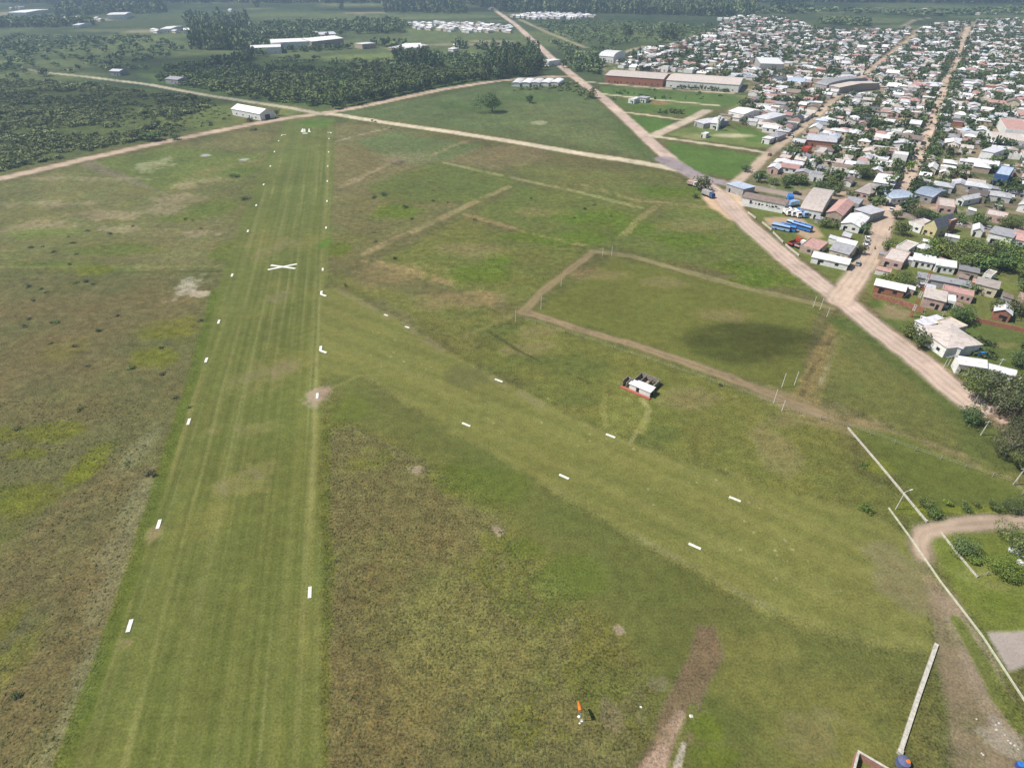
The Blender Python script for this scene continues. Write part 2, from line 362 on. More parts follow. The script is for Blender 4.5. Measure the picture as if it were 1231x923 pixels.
    area([(830, 212), (870, 245), (930, 295), (985, 345), (1005, 360), (960, 352), (800, 310), (740, 295), (800, 262)], (100, 124, 60), .75, 3, 4)
    area([(740, 205), (800, 208), (835, 225), (860, 250), (820, 262), (760, 240), (700, 230), (640, 225), (620, 200)], (106, 118, 64), .6, 4, 4)
    for q in [(630, 285, 30, 6), (660, 290, 22, 5), (600, 312, 22, 10), (575, 330, 40, 12), (720, 262, 50, 12), (700, 285, 40, 10), (930, 335, 30, 9), (895, 322, 40, 9), (900, 340, 30, 6), (480, 255, 30, 10), (410, 300, 14, 8), (800, 230, 35, 8), (760, 275, 30, 8), (830, 290, 40, 10)]: spot(*q, (92, 130, 40), .75, 1.2)
    for q in [(780, 530, 30, 12), (800, 520, 22, 10), (700, 440, 40, 14), (700, 480, 30, 10), (420, 360, 20, 10), (560, 375, 30, 10), (640, 430, 30, 8), (600, 395, 40, 8)]: spot(*q, (88, 112, 56), .6)
    for q in [(935, 545, 30, 40), (830, 480, 40, 16), (650, 400, 30, 10), (960, 500, 50, 14), (640, 420, 40, 12), (870, 380, 40, 10), (900, 600, 40, 12), (570, 300, 50, 10), (650, 255, 40, 6), (470, 330, 40, 14), (560, 360, 60, 12), (1000, 440, 30, 20), (800, 340, 30, 8), (720, 330, 40, 8), (840, 270, 60, 8)]: spot(*q, (134, 118, 80), .5)
    line([(410, 225), (450, 205), (480, 192), (520, 186), (545, 175), (568, 168)], 2.6, (146, 134, 102), .65, 2, 1.5, None, .3)
    line([(405, 170), (430, 163), (468, 154)], (1.4, 1.0), (176, 168, 142), .7, 1, .5, None, .4)
    line([(535, 196), (575, 205), (625, 216), (700, 232), (770, 250)], 2.2, (150, 146, 106), .6, 1.5, .8, None, .4)
    spot(490, 190, 30, 8, (132, 124, 96), .6); spot(478, 196, 10, 3, (90, 78, 66), .6)
    line([(440, 305), (480, 285), (520, 268), (560, 248), (610, 225)], (3, 2.4), (150, 136, 98), .7, 1.6, .8, None, .5)
    line([(440, 312), (500, 328), (560, 345), (600, 360)], 3, (140, 124, 84), .75, 1.5, .7, None, .25)
    line([(560, 258), (620, 275), (680, 290), (720, 300)], 2.0, (140, 124, 86), .75, 1.5, .7, None, .25)
    line([(740, 292), (770, 262), (790, 248)], 2.0, (142, 128, 88), .7, 1.5, .7, None, .25)
    line([(700, 222), (760, 240), (860, 250)], 2.4, (136, 126, 84), .7, 1.5, .8, None, .25)
    line([(590, 400), (630, 425), (680, 448), (730, 470)], .7, (66, 76, 46), .7, .7, .5, None, .1)
    line([(1010, 395), (985, 440), (968, 482)], 5.5, (136, 120, 78), .7, 1.5, .6)
    line([(1000, 405), (973, 450), (963, 476)], .8, (70, 66, 46), .5, .7, .4, None, .3); line([(1003, 425), (985, 462)], .6, (176, 164, 140), .5, .6, .4, None, .3)
    line([(1011, 388), (1018, 398)], 5, (86, 116, 46), .7, 2)
    line([(628, 375), (600, 385), (560, 405)], 1.2, (124, 116, 78), .4, 1)
    line([(930, 475), (1000, 505), (1080, 530), (1160, 556), (1215, 575)], (6, 4), (150, 134, 96), .7, 2.5, 1, .6, .8)
    # green triangles and lawns north
    area([(405, 135), (470, 127), (600, 101), (690, 100), (720, 125), (790, 193), (700, 180), (560, 157), (470, 144)], (92, 118, 68), .85, 4, 4)
    area([(600, 120), (700, 125), (760, 175), (780, 190), (690, 176), (620, 165)], (104, 116, 72), .5, 6, 8)
    for q in [(640, 118, 50, 6), (760, 165, 20, 20), (560, 128, 50, 8)]: spot(*q, (82, 116, 56), .6)
    spot(649, 148, 10, 2.5, (176, 168, 140), .6)
    for poly, c in [([(722, 104), (875, 114), (905, 122), (870, 130), (725, 114)], (88, 128, 58)), ([(735, 120), (860, 130), (838, 140), (760, 133)], (90, 132, 54)),
                    ([(745, 137), (825, 148), (783, 161)], (82, 130, 50)), ([(800, 170), (918, 188), (885, 215), (840, 207), (815, 195)], (86, 130, 52)), ([(840, 150), (900, 158), (930, 176), (910, 178), (800, 162)], (112, 138, 72)),
                    ([(880, 150), (915, 158), (930, 170), (900, 172)], (86, 128, 52))]:
        area(poly, c, .9, 1.5, 1.5, .5)
    spot(880, 163, 26, 2.5, (190, 178, 150), .8, .1, .2); spot(835, 165, 14, 4, (160, 150, 110), .6); spot(790, 124, 12, 2.5, (150, 112, 84), .7)
    # town ground
    town = W([(905, 216), (948, 176), (905, 152), (868, 140), (905, 116), (735, 102), (722, 80), (750, 72), (850, 38), (872, 28), (905, 20), (945, 22), (990, 38), (1040, 36), (1090, 38), (1140, 28), (1232, 24), (1400, 24), (1500, 345), (1231, 345), (1120, 325), (1090, 268), (1010, 252), (930, 236)])
    idx = near(town, 5); D = pdist(town, idx) + 2 * n2[idx]; wt = sst(-4, 4, D)
    blend_i(idx, (150, 134, 112), wt * .95, .6); blend_i(idx, (86, 108, 60), wt * sst(-.3, .15, fbm(X[idx], Y[idx], 16, 90, 4, .6)) * .9, .8); blend_i(idx, (184, 164, 142), wt * sst(.2, .5, fbm(X[idx], Y[idx], 12, 95, 4)) * .8, .2)
    # yards below the street
    area([(1075, 262), (1231, 290), (1340, 320), (1340, 420), (1231, 405), (1170, 392), (1060, 362), (1040, 350), (1058, 300)], (108, 122, 68), .85, 2, 2, .6)
    area([(905, 240), (1055, 262), (1040, 300), (1010, 345), (985, 325), (940, 285), (905, 258)], (104, 124, 62), .9, 1.5, 1.5, .5)
    area([(920, 262), (960, 262), (980, 272), (990, 284), (975, 290), (955, 278), (925, 270)], (186, 158, 130), .95, 1.5, 2, .1)
    area([(900, 232), (945, 240), (960, 252), (895, 243)], (120, 106, 104), .9, 1, 1, .2)
    area([(850, 222), (862, 236), (888, 258), (925, 285), (905, 272), (880, 265), (858, 252), (845, 240)], (212, 180, 150), .95, 1.5, 1.5, .1)
    area([(870, 228), (893, 232), (891, 240), (900, 262), (880, 245)], (208, 184, 156), .9, 1.5, 1.5, .1)
    area([(1045, 360), (1100, 378), (1190, 388), (1330, 418), (1400, 480), (1231, 468), (1172, 458), (1150, 448), (1110, 420), (1062, 385)], (92, 120, 58), .9, 1.5, 1.5, .5)
    spot(1075, 375, 26, 10, (146, 126, 96), .8); spot(1205, 415, 20, 4, (140, 120, 88), .5); spot(1050, 365, 8, 6, (84, 118, 48), .9)
    for q in [(1050, 268, 30, 5), (1100, 320, 30, 8), (1150, 345, 60, 6), (1200, 345, 40, 8)]: spot(*q, (120, 138, 70), .5)
    area([(1168, 458), (1250, 470), (1300, 640), (1231, 560), (1190, 520), (1165, 492)], (120, 104, 84), .85, 2, 3, .8)
    for q in [(1178, 500, 8, 6), (1205, 505, 9, 5), (1225, 455, 8, 5), (1212, 527, 5, 3)]: spot(*q, (206, 176, 156), .8, .2)
    # verges
    area([(1010, 372), (1060, 405), (1120, 450), (1150, 478), (1180, 500), (1205, 560), (1140, 535), (1050, 500), (985, 478), (1010, 400)], (100, 112, 62), .7, 3, 4, .6)
    line([(1012, 388), (1040, 400), (1090, 440), (1140, 478), (1175, 515), (1195, 550)], (4, 8), (84, 112, 54), .7, 3, 1.5)
    area([(1022, 512), (1100, 532), (1210, 580), (1231, 592), (1231, 605), (1120, 618), (1085, 580)], (94, 118, 54), .85, 2, 2, .5)
    for q in [(1055, 560, 18, 10), (1100, 612, 26, 8), (1160, 612, 60, 5), (1040, 612, 10, 4)]: spot(*q, (116, 140, 50), .6)
    area([(1110, 640), (1160, 634), (1231, 640), (1300, 650), (1300, 770), (1231, 762), (1185, 758), (1150, 705), (1120, 660)], (108, 132, 58), .9, 1.5, 2, .5)
    spot(1175, 690, 30, 12, (128, 128, 82), .5); spot(1200, 705, 26, 5, (130, 118, 84), .5); spot(1205, 725, 30, 12, (92, 126, 44), .5)
    area([(1186, 759), (1300, 757), (1300, 803), (1231, 800), (1213, 806)], (168, 156, 148), .95, .5, .6, .1)
    line([(1104, 655), (1112, 690), (1130, 720), (1148, 760), (1160, 800), (1170, 850), (1185, 925)], (3.5, 7), (142, 122, 102), .75, 2.2, 1, .3, .9)
    line([(1120, 700), (1150, 745), (1172, 780), (1190, 830), (1215, 880)], (3, 4), (152, 136, 116), .6, 2, 1, None, .6)
    line([(1150, 745), (1180, 795), (1205, 840), (1231, 872)], (1.0, 2.5), (96, 118, 50), .8, 1, .5)
    for q in [(1210, 890, 24, 20), (1200, 870, 8, 12)]: spot(*q, (158, 148, 132), .6, .5, 1.2)
    # bottom ploughed strip, pale patches
    PL = [(835, 748), (862, 752), (866, 790), (842, 850), (812, 930), (764, 930), (790, 862), (815, 815), (828, 780)]
    area(PL, (116, 99, 76), .9, .8, 1.2, .7); line([(818, 860), (800, 890), (783, 930)], (1.4, 2.4), (176, 152, 132), .8, 1, .6, None, .6)
    line([(834, 850), (820, 885), (808, 930)], 1, (104, 118, 62), .6, .8); line([(822, 895), (812, 930)], .7, (190, 178, 164), .7, .5, .3, None, .4)
    for q in [(850, 875, 22, 18), (860, 910, 30, 20)]: spot(*q, (96, 128, 44), .75)
    for q in [(735, 860, 14, 24), (790, 820, 16, 10)]: spot(*q, (122, 112, 88), .5)
    for q in [(501, 564, 8, 5), (598, 636, 7, 5), (745, 757, 8, 6), (723, 533, 9, 5), (870, 622, 8, 3), (600, 640, 5, 4)]: spot(*q, (156, 140, 120), .75, .4, 1.1)
    # ---- the taxi strip (mown)
    TX = [(383, 352), (400, 345), (470, 380), (540, 424), (600, 456), (680, 496), (735, 522), (800, 548), (880, 574), (960, 596), (1040, 612), (1085, 640), (1112, 700), (1118, 776),
          (1060, 772), (1000, 758), (940, 738), (860, 700), (800, 664), (720, 620), (640, 572), (560, 527), (500, 490), (440, 452), (400, 450), (383, 455)]
    pts = W(TX); idx = near(pts, 6); D = pdist(pts, idx) + .5 * n2[idx]; wt = sst(-1.2, 1.2, D)
    mean = W([(430, 400), (620, 510), (900, 650), (1100, 700)])
    dr = np.array([.83, -.56]); acr = X[idx] * dr[1] * -1 + Y[idx] * dr[0] + 6 * fbm(X[idx], Y[idx], 160, 99, 2)
    st = fbm(acr, X[idx] * .01, 2.6, 110, 4, .6)
    blend_i(idx, (116, 120, 70), wt * .92, .4); blend_i(idx, (128, 124, 80), wt * sst(-.2, .6, st) * .5); blend_i(idx, (98, 114, 58), wt * sst(-.1, .6, -st) * .4)
    line([(383, 352), (400, 345), (470, 382), (540, 426), (600, 459), (660, 490)], 1.4, (138, 126, 90), .4, 1.4, .5, None, .3)
    line([(440, 452), (500, 490), (560, 527), (640, 572), (720, 620), (800, 664), (860, 700), (940, 738), (1000, 758), (1060, 772), (1108, 776)], 1.0, (132, 130, 84), .45, 1.6, .4, None, .4)
    line([(470, 430), (560, 490), (700, 570), (860, 650), (1000, 710), (1100, 745)], 1.5, (130, 130, 84), .3, 3, .6, None, .6)
    line([(392, 470), (430, 452), (470, 450)], .4, (136, 132, 90), .35, .7)
    spot(560, 452, 26, 14, (96, 100, 66), .6); spot(1080, 690, 36, 44, (122, 112, 82), .6)
    for k in range(80):
        t = rng.random(); a = W([(430 + 640 * t, 385 + 250 * t + rng.random() * (40 + 110 * t))])[0]; r = .15 + .32 * rng.random() ** 2
        i2 = np.nonzero((abs(X - a[0]) < 2) & (abs(Y - a[1]) < 2))[0]
        if len(i2): blend_i(i2, (170, 162, 116), .6 * (1 - sst(r * .6, r * 1.3, np.hypot(X[i2] - a[0], (Y[i2] - a[1]) * 1.3))))
    # mower loop by the clubhouse
    line([(770, 480), (778, 490), (775, 505), (765, 520), (757, 533)], .5, (152, 142, 96), .6, .6); line([(773, 480), (782, 492), (778, 508), (770, 520)], .4, (152, 142, 96), .5, .5)
    line([(770, 482), (745, 478), (728, 475), (724, 490), (730, 515), (748, 530)], .6, (134, 136, 86), .5, .9); spot(750, 500, 26, 24, (116, 124, 70), .5)
    # ---- runway
    RW = [(338, 155), (345, 141), (372, 140), (402, 143), (401, 200), (398, 260), (394, 330), (386, 380), (385, 470), (384, 560), (386, 700), (388, 960), (66, 960), (110, 840), (150, 722), (205, 548), (238, 440), (262, 352), (270, 322), (292, 262), (312, 210), (330, 165)]
    pts = W(RW); idx = near(pts, 4); D = pdist(pts, idx) + .7 * n2[idx]; wr = sst(-.8, .8, D)
    rd = np.array([math.cos(R(103.5)), math.sin(R(103.5))]); pn = np.array([rd[1], -rd[0]]); o0 = P(372, 712)
    ac = (X[idx] - o0[0]) * pn[0] + (Y[idx] - o0[1]) * pn[1]; al = (X[idx] - o0[0]) * rd[0] + (Y[idx] - o0[1]) * rd[1]
    acw = ac + .5 * fbm(al, ac, 60, 120, 2)
    s1 = fbm(acw, al * .006, .9, 130, 3, .75); s2 = fbm(acw, al * .004, 6, 135, 2)
    blend_i(idx, (100, 116, 58), wr * .95, .45); blend_i(idx, (114, 122, 72), wr * sst(-.2, .6, s1) * .6); blend_i(idx, (88, 108, 50), wr * sst(-.1, .6, -s1 * .6 - s2 * .6) * .6)
    blend_i(idx, (126, 118, 74), wr * sst(.1, .7, fbm(X[idx], Y[idx], 22, 140, 4)) * .55)
    def strip(a0, wd, c, s, fade=(-400, 700), br=.4):
        w = wr * (1 - sst(wd * .4, wd * .4 + .6, np.abs(acw - a0))) * s * .52 * sst(-br, br * .6, fbm(al * .25, acw, 6, 150 + int(abs(a0 * 7)) % 40, 3) + .15)
        blend_i(idx, c, w * (sst(fade[0], fade[0] + 30, al) * (1 - sst(fade[1] - 40, fade[1], al))))
    strip(0.2, 1.1, (138, 126, 86), .7); strip(-.9, .4, (150, 140, 104), .4); strip(1.8, .5, (134, 136, 88), .5)
    strip(-33.2, 1.2, (142, 126, 92), .8, (-400, 140)); strip(-31.8, .5, (138, 132, 90), .6); strip(-26.3, .8, (146, 138, 98), .6, (-400, 220)); strip(-28.0, 1.8, (112, 122, 66), .5)
    strip(-24, 3, (80, 104, 42), .6, (-400, 80)); strip(-19.6, .35, (136, 136, 92), .5); strip(-16, .3, (136, 136, 92), .4); strip(-14.8, 4, (84, 108, 46), .4)
    strip(-10, .5, (132, 134, 86), .4); strip(-4, 2.5, (118, 122, 64), .4); strip(4, 2, (82, 106, 46), .6)
    for q_ in range(46):
        a0_ = rng.uniform(-33, 1); f0 = rng.uniform(-60, 250); strip(a0_, .04 + .1 * rng.random(), (142, 144, 100) if rng.random() < .7 else (78, 98, 44), .75, (f0, f0 + rng.uniform(40, 160)), .5)
    i3 = idx; w = wr * sst(-35.5, -34.3, -(-acw - 0) * -1 if False else -acw * -1 * -1) if False else None
    line([(60, 960), (108, 835), (150, 716), (202, 548), (236, 438), (258, 350)], 2.0, (88, 118, 44), .8, .9, .4)
    for q in [(335, 356, 16, 10), (344, 442, 16, 9), (300, 515, 40, 8), (305, 562, 26, 12), (290, 585, 36, 14), (330, 300, 20, 12), (310, 450, 30, 20)]: spot(*q, (134, 118, 86), .42, None, 1.3)
    spot(380, 476, 15, 11, (168, 146, 128), .8, .3, .7); spot(390, 470, 10, 6, (140, 122, 100), .6)
    spot(150, 774, 9, 7, (138, 120, 84), .7); spot(186, 640, 9, 12, (142, 124, 92), .7); spot(148, 775, 5, 4, (100, 112, 60), .7)
    spot(380, 148, 22, 5, (92, 138, 54), .8); spot(392, 292, 8, 8, (88, 140, 46), .8); spot(405, 300, 14, 9, (100, 124, 48), .6)
    for q in [(386, 353, 9, 4), (386, 420, 8, 4)]: spot(*q, (110, 122, 66), .5)
    # ---- bushland and plantations floor
    BUSH = [(-200, 262 - 60), (-200, 96), (0, 96), (60, 97), (180, 108), (262, 120), (276, 128), (277, 148), (225, 160), (150, 175), (0, 206)]
    area([(x, y - 0) for x, y in BUSH], (84, 104, 54), .92, 3, 4, 1.0); area([(200, 130), (275, 128), (290, 147), (230, 160), (222, 150), (180, 140)], (104, 122, 62), .85, 4, 6)
    area([(338, 128), (370, 134), (345, 139), (335, 137)], (108, 128, 66), .9, 2, 2)
    FOR = [(180, 98), (250, 112), (345, 126), (385, 132), (450, 121), (530, 104), (600, 93), (640, 70), (560, 66), (460, 66), (420, 76), (330, 74), (230, 72), (160, 86)]
    area(FOR, (80, 112, 54), .95, 4, 5, 1.0); area([(400, 66), (470, 64), (480, 72), (430, 78), (385, 74)], (112, 136, 74), .85, 6, 6); spot(460, 74, 16, 2.5, (128, 116, 90), .6)
    for q in [(560, 46, 70, 5), (440, 50, 40, 3.5), (180, 44, 60, 4), (60, 76, 90, 4), (100, 60, 120, 7), (330, 34, 90, 4), (540, 20, 60, 3), (760, 36, 80, 7), (920, 8, 60, 3), (1100, 12, 160, 4), (1040, 24, 60, 3), (1180, 20, 60, 3), (340, 18, 60, 3), (640, 52, 60, 4)]: spot(*q, (104, 126, 76), .6, None, .5)
    for q in [(20, 16, 30, 3), (100, 24, 40, 2), (175, 38, 30, 2.5), (560, 54, 60, 2), (590, 50, 30, 1.5), (650, 18, 50, 1.5), (440, 16, 30, 1.2), (610, 57, 20, 2), (480, 58, 20, 2)]: spot(*q, (166, 150, 128), .7, .2)
    line([(625, 24), (660, 40), (690, 52), (705, 58)], (5, 4), (170, 156, 130), .7, 4, 1.5); line([(650, 33), (680, 42)], 3, (176, 164, 140), .6, 3)
    line([(742, 66), (760, 60), (776, 56)], 5, (178, 164, 138), .8, 3); line([(820, 67), (845, 61)], 5, (178, 164, 138), .8, 3)
    line([(1000, 12), (1060, 10)], 10, (176, 156, 140), .6, 5); line([(1085, 32), (1100, 24), (1118, 22)], 5, (176, 156, 140), .6, 4)
    # verge tints along roads, road ids
    rid = np.zeros(N, np.int8)
    for k, (nm, lb, wd, c, px) in enumerate(ROADS):
        m = 1.8 if wd[0] > 4 else 1.0
        i4, D, WD = line(px, (wd[0] + m, wd[1] + m), tuple(int(v * .82) for v in c), .55, 1.4 + .2 * m, .5, .4, 0)
        i4, D, WD = line(px, wd, c, 1.0, .9 + .25 * m, .7, .05)
        tr = np.cos(D * 4.4 / max(1, wd[0] / 4)); nr_ = 1 - sst(200, 420, np.hypot(X[i4], Y[i4])); blend_i(i4, tuple(int(v * .86) for v in c), .65 * nr_ * sst(.0, .9, tr) * (D < WD / 2))
        blend_i(i4, tuple(min(255, int(v * 1.07)) for v in c), .5 * sst(.1, .5, n2[i4]) * (D < WD / 2))
        rid[i4[D < WD / 2 + .3]] = 10 + k
    idx = near(pts, 4); ok = (wr > .5); rr_ = rid[idx]; rid[idx] = np.where(ok & (rr_ == 0), 1, rr_)
    pts = W(TX); idx = near(pts, 6); ok = (pdist(pts, idx) > 0); rr_ = rid[idx]; rid[idx] = np.where(ok & (rr_ == 0), 2, rr_)
    pts = W(PL); idx = near(pts, 4); ok = (pdist(pts, idx) > 0); rr_ = rid[idx]; rid[idx] = np.where(ok & (rr_ == 0), 3, rr_)
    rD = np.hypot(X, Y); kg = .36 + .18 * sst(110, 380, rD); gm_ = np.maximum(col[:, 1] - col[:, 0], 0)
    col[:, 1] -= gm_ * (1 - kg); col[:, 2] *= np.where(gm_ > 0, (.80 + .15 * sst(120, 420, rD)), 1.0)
    rk = rid >= 10; pu = fbm(X, Y, 6, 180, 4, .7); col *= np.where(rk, 1 - .22 * sst(.1, .5, pu) + .10 * sst(.1, .5, -pu), 1)[:, None]
    mf = sst(180, 500, rD); col *= (1 + (.10 + .16 * mf) * fbm(X, Y, 26, 160, 4, .65) + mf * .22 * fbm(X, Y, 9, 165, 3, .7))[:, None]
    gr = fbm(X, Y * 1.6, 2.6, 170, 3, .7) * np.clip(rough, .3, 1); col *= (1 + .26 * gr)[:, None]
    hv = fbm(X, Y, 11, 175, 4, .65) * np.clip(rough, .2, 1); col[:, 0] *= 1 + .09 * hv; col[:, 1] *= 1 - .03 * hv
    col *= (1 + .10 * n2 + .10 * n3 * np.clip(rough, .3, 1))[:, None]
    # ---- geometry: polar sheet split into named pieces that share their borders
    i = np.arange(nr - 1)[:, None] * nt_; j = np.arange(nt_)[None, :]; j2 = (j + 1) % nt_
    F = np.stack([i + j, i + nt_ + j, i + nt_ + j2, i + j2], -1).reshape(-1, 4)[:, ::-1]
    fid = rid[F[:, 0]]
    Z = np.zeros(N)
    gm = ground_mat()
    names = {0: ('ground', 'ground'), 1: ('grass_runway', 'r'), 2: ('taxi_strip', 't'), 3: ('ploughed_strip', 'p')}
    out = {}
    for g in np.unique(fid):
        Fg = F[fid == g]; u, inv = np.unique(Fg, return_inverse=True)
        nm = names[g][0] if g < 10 else ROADS[g - 10][0]
        V = np.stack([X[u], Y[u], Z[u]], 1); Fi = inv.reshape(-1, 4)
        me = mesh_np(nm, V, Fi, gm)
        ca = me.color_attributes.new('Col', 'FLOAT_COLOR', 'POINT')
        ca.data.foreach_set('color', np.concatenate([np.clip(col[u], .004, .85), rough[u, None]], 1).astype(np.float32).ravel())
        o = link(nm, me); o['kind'] = 'structure'
        o['label'] = {0: 'rough green and brown pasture and bare ground around everything', 1: 'long mown grass runway with mowing stripes', 2: 'curving mown grass strip branching from the runway to the lower right', 3: 'brown ploughed strip of soil at the bottom edge'}.get(g) or ROADS[g - 10][1]
def ground_mat():
    m, n, b = new_mat('pasture_and_soil'); b.inputs['Roughness'].default_value = .95; b.inputs['Specular IOR Level'].default_value = .08
    at = n.nodes.new('ShaderNodeAttribute'); at.attribute_name = 'Col'
    geo = n.nodes.new('ShaderNodeNewGeometry')
    def nz(scale, det, ro):
        x = n.nodes.new('ShaderNodeTexNoise'); x.inputs['Scale'].default_value = scale; x.inputs['Detail'].default_value = det; x.inputs['Roughness'].default_value = ro
        n.links.new(geo.outputs['Position'], x.inputs[0]); return x
    a = nz(2.3, 4, .75); c = nz(.45, 3, .6); d = nz(4.0, 2, .6)
    def math_(op, x, y):
        q = n.nodes.new('ShaderNodeMath'); q.operation = op
        for k, v in enumerate((x, y)):
            if isinstance(v, (int, float)): q.inputs[k].default_value = v
            else: n.links.new(v, q.inputs[k])
        return q.outputs[0]
    s = math_('ADD', math_('MULTIPLY', math_('SUBTRACT', a.outputs[0], .5), 5.2), math_('MULTIPLY', math_('SUBTRACT', c.outputs[0], .5), 1.8))
    s = math_('ADD', s, math_('MULTIPLY', math_('SUBTRACT', d.outputs[0], .5), 1.1))
    k = math_('ADD', math_('MULTIPLY', at.outputs['Alpha'], .66), .06)
    v = math_('ADD', math_('MULTIPLY', s, k), 1.0); v = math_('MINIMUM', math_('MAXIMUM', v, .3), 1.9)
    vm = n.nodes.new('ShaderNodeVectorMath'); vm.operation = 'SCALE'; n.links.new(at.outputs['Color'], vm.inputs[0]); n.links.new(v, vm.inputs['Scale'])
    # small hue drift between yellow straw and green
    mx = n.nodes.new('ShaderNodeMix'); mx.data_type = 'RGBA'; mx.blend_type = 'MULTIPLY'; mx.inputs[7].default_value = (1.07, .99, .87, 1)
    e = nz(.9, 3, .7); er = n.nodes.new('ShaderNodeMapRange'); er.inputs[1].default_value = .48; er.inputs[2].default_value = .68
    n.links.new(e.outputs[0], er.inputs[0]); n.links.new(math_('MULTIPLY', er.outputs[0], at.outputs['Alpha']), mx.inputs[0]); n.links.new(vm.outputs[0], mx.inputs[6])
    n.links.new(mx.outputs[2], b.inputs['Base Color'])
    bp = n.nodes.new('ShaderNodeBump'); bp.inputs['Distance'].default_value = .25; n.links.new(math_('MULTIPLY', at.outputs['Alpha'], .55), bp.inputs['Strength'])
    n.links.new(a.outputs[0], bp.inputs['Height']); n.links.new(bp.outputs[0], b.inputs['Normal'])
    return m
build_ground()

# ------------------------------------------------------------------ clouds overhead (they cast the shade seen on fields, woods and town)
def cloud_at(x, y, rx, ry, h, dens, seed, n=9):
    """a cloud whose shade falls round the ground point at photo pixel x, y; rx, ry in metres"""
    rg = random.Random(seed); c = P(x, y); t = h / SV[2]; cc = np.array([c[0], c[1], 0]) + SV * t
    V = []; F = []; me0 = bpy.data.meshes.new('tmp')
    import bmesh
    bm = bmesh.new(); bmesh.ops.create_icosphere(bm, subdivisions=3, radius=1); base = np.array([v.co[:] for v in bm.verts]); fb = np.array([[v.index for v in f.verts] for f in bm.faces]); bm.free()
    off = 0
    root = empty('cloud', (cc[0], cc[1], cc[2]))
    m = bpy.data.materials.new('cloud_vapour'); m.use_nodes = True; q = m.node_tree; q.nodes.remove(q.nodes['Principled BSDF'])
    pv = q.nodes.new('ShaderNodeVolumePrincipled'); pv.inputs['Color'].default_value = (.95, .95, .96, 1); pv.inputs['Density'].default_value = dens
    q.links.new(pv.outputs[0], q.nodes['Material Output'].inputs['Volume'])
    for layer in (1.0, 1.5):
        V, F, off = [], [], 0
        for k in range(n + 1):
            a = rg.random() * 6.28; d = rg.random() ** .5
            px, py = math.cos(a) * d * rx * .75, math.sin(a) * d * ry * .75; s = rg.uniform(.22, .5) * layer
            V_ = base * (rx * s, ry * s, min(rx, ry) * s * .6)
            nn = 1 + .3 * fbm(V_[:, 0] + 900 * k, V_[:, 1] + V_[:, 2], min(rx, ry) * .4, 200 + seed, 3)
            V.append(V_ * nn[:, None] + (px, py, rg.uniform(-.1, .1) * ry)); F.append(fb + off); off += len(base)
        link('vapour', mesh_np('vapour', np.concatenate(V), np.concatenate(F), m, True), root)
    tag(root, kind='structure'); bpy.data.meshes.remove(me0); return root
    me = mesh_np('vapour', np.concatenate(V), np.concatenate(F), m, True)
    o = link('vapour', me, root); tag(root, kind='structure'); bpy.data.meshes.remove(me0)
    return root
cloud_specs = [(890, 409, 21, 11, 330, .07, 1), (120, 118, 130, 45, 600, .012, 2), (260, 78, 220, 60, 700, .012, 3), (1175, 238, 52, 17, 420, .03, 4), (700, 10, 700, 130, 900, .008, 5),
               (1200, 4, 500, 90, 900, .006, 6), (150, 8, 400, 120, 900, .006, 7), (560, 92, 60, 20, 700, .008, 8)]
for i, s in enumerate(cloud_specs):
    c = cloud_at(*s[:6], s[6]); c['label'] = 'small fair weather cloud above the scene casting shade'
# ------------------------------------------------------------------ foliage
def leaf_quads(cent, nrm, size, rg, tint):
    n = len(cent); r = rg.normal(size=(n, 3)); u = np.cross(nrm, r); u /= np.linalg.norm(u, axis=1)[:, None] + 1e-9
    v = np.cross(nrm, u); v /= np.linalg.norm(v, axis=1)[:, None] + 1e-9
    s = (size * (.6 + .8 * rg.random(n)))[:, None]; a = .65 + .5 * rg.random(n)[:, None]
    V = np.stack([cent - u * s - v * s * a * .5, cent + u * s * .2 - v * s * a, cent + u * s + v * s * a * .4, cent - u * s * .1 + v * s * a], 1)
    return V.reshape(-1, 3), np.repeat(tint, 1)
def crown_arrays(kind, n, seed):
    """unit crown: about 1 wide (radius .5) and 1 tall, foot at z=0"""
    rg = np.random.default_rng(seed); C_ = []; Nn = []; T = []
    if kind == 'round':
        lobes = [(rg.normal(0, .17), rg.normal(0, .17), rg.uniform(.38, .8), rg.uniform(.17, .27)) for _ in range(9)] + [(0, 0, .5, .3)]
    elif kind == 'spread':
        lobes = [(.34 * math.cos(a), .34 * math.sin(a), rg.uniform(.45, .75), rg.uniform(.14, .22)) for a in rg.random(10) * 6.28] + [(0, 0, .7, .24)]
    elif kind == 'tall':
        lobes = [(rg.normal(0, .13), rg.normal(0, .13), z, .30 - .17 * z) for z in np.linspace(.25, .93, 10)]
    else:
        lobes = [(rg.normal(0, .2), rg.normal(0, .2), rg.uniform(.3, .55), rg.uniform(.2, .32)) for _ in range(6)]
    tot = sum(l[3] ** 2 for l in lobes)
    for (x, y, z, r) in lobes:
        k = max(3, int(n * r * r / tot)); d = rg.normal(size=(k, 3)); d /= np.linalg.norm(d, axis=1)[:, None]
        rad = r * (.55 + .5 * rg.random(k) ** .5)
        c = d * rad[:, None] * (1, 1, .85) + (x, y, z); C_.append(c); Nn.append(d + .55 * rg.normal(size=(k, 3)))
        T.append(np.clip(rg.uniform(.25, .75) + .28 * rg.normal(size=k), 0, 1))
    C_ = np.concatenate(C_); Nn = np.concatenate(Nn); T = np.concatenate(T); keep = C_[:, 2] > .04
    C_, Nn, T = C_[keep] * (1.3, 1.3, 1.12) - (0, 0, .10 if kind != 'bush' else .05), Nn[keep], T[keep]; C_[:, 2] = np.maximum(C_[:, 2], .03); Nn /= np.linalg.norm(Nn, axis=1)[:, None]
    V, _ = leaf_quads(C_, Nn, 0.78 / math.sqrt(n) * 1.35, rg, T)
    return V, T
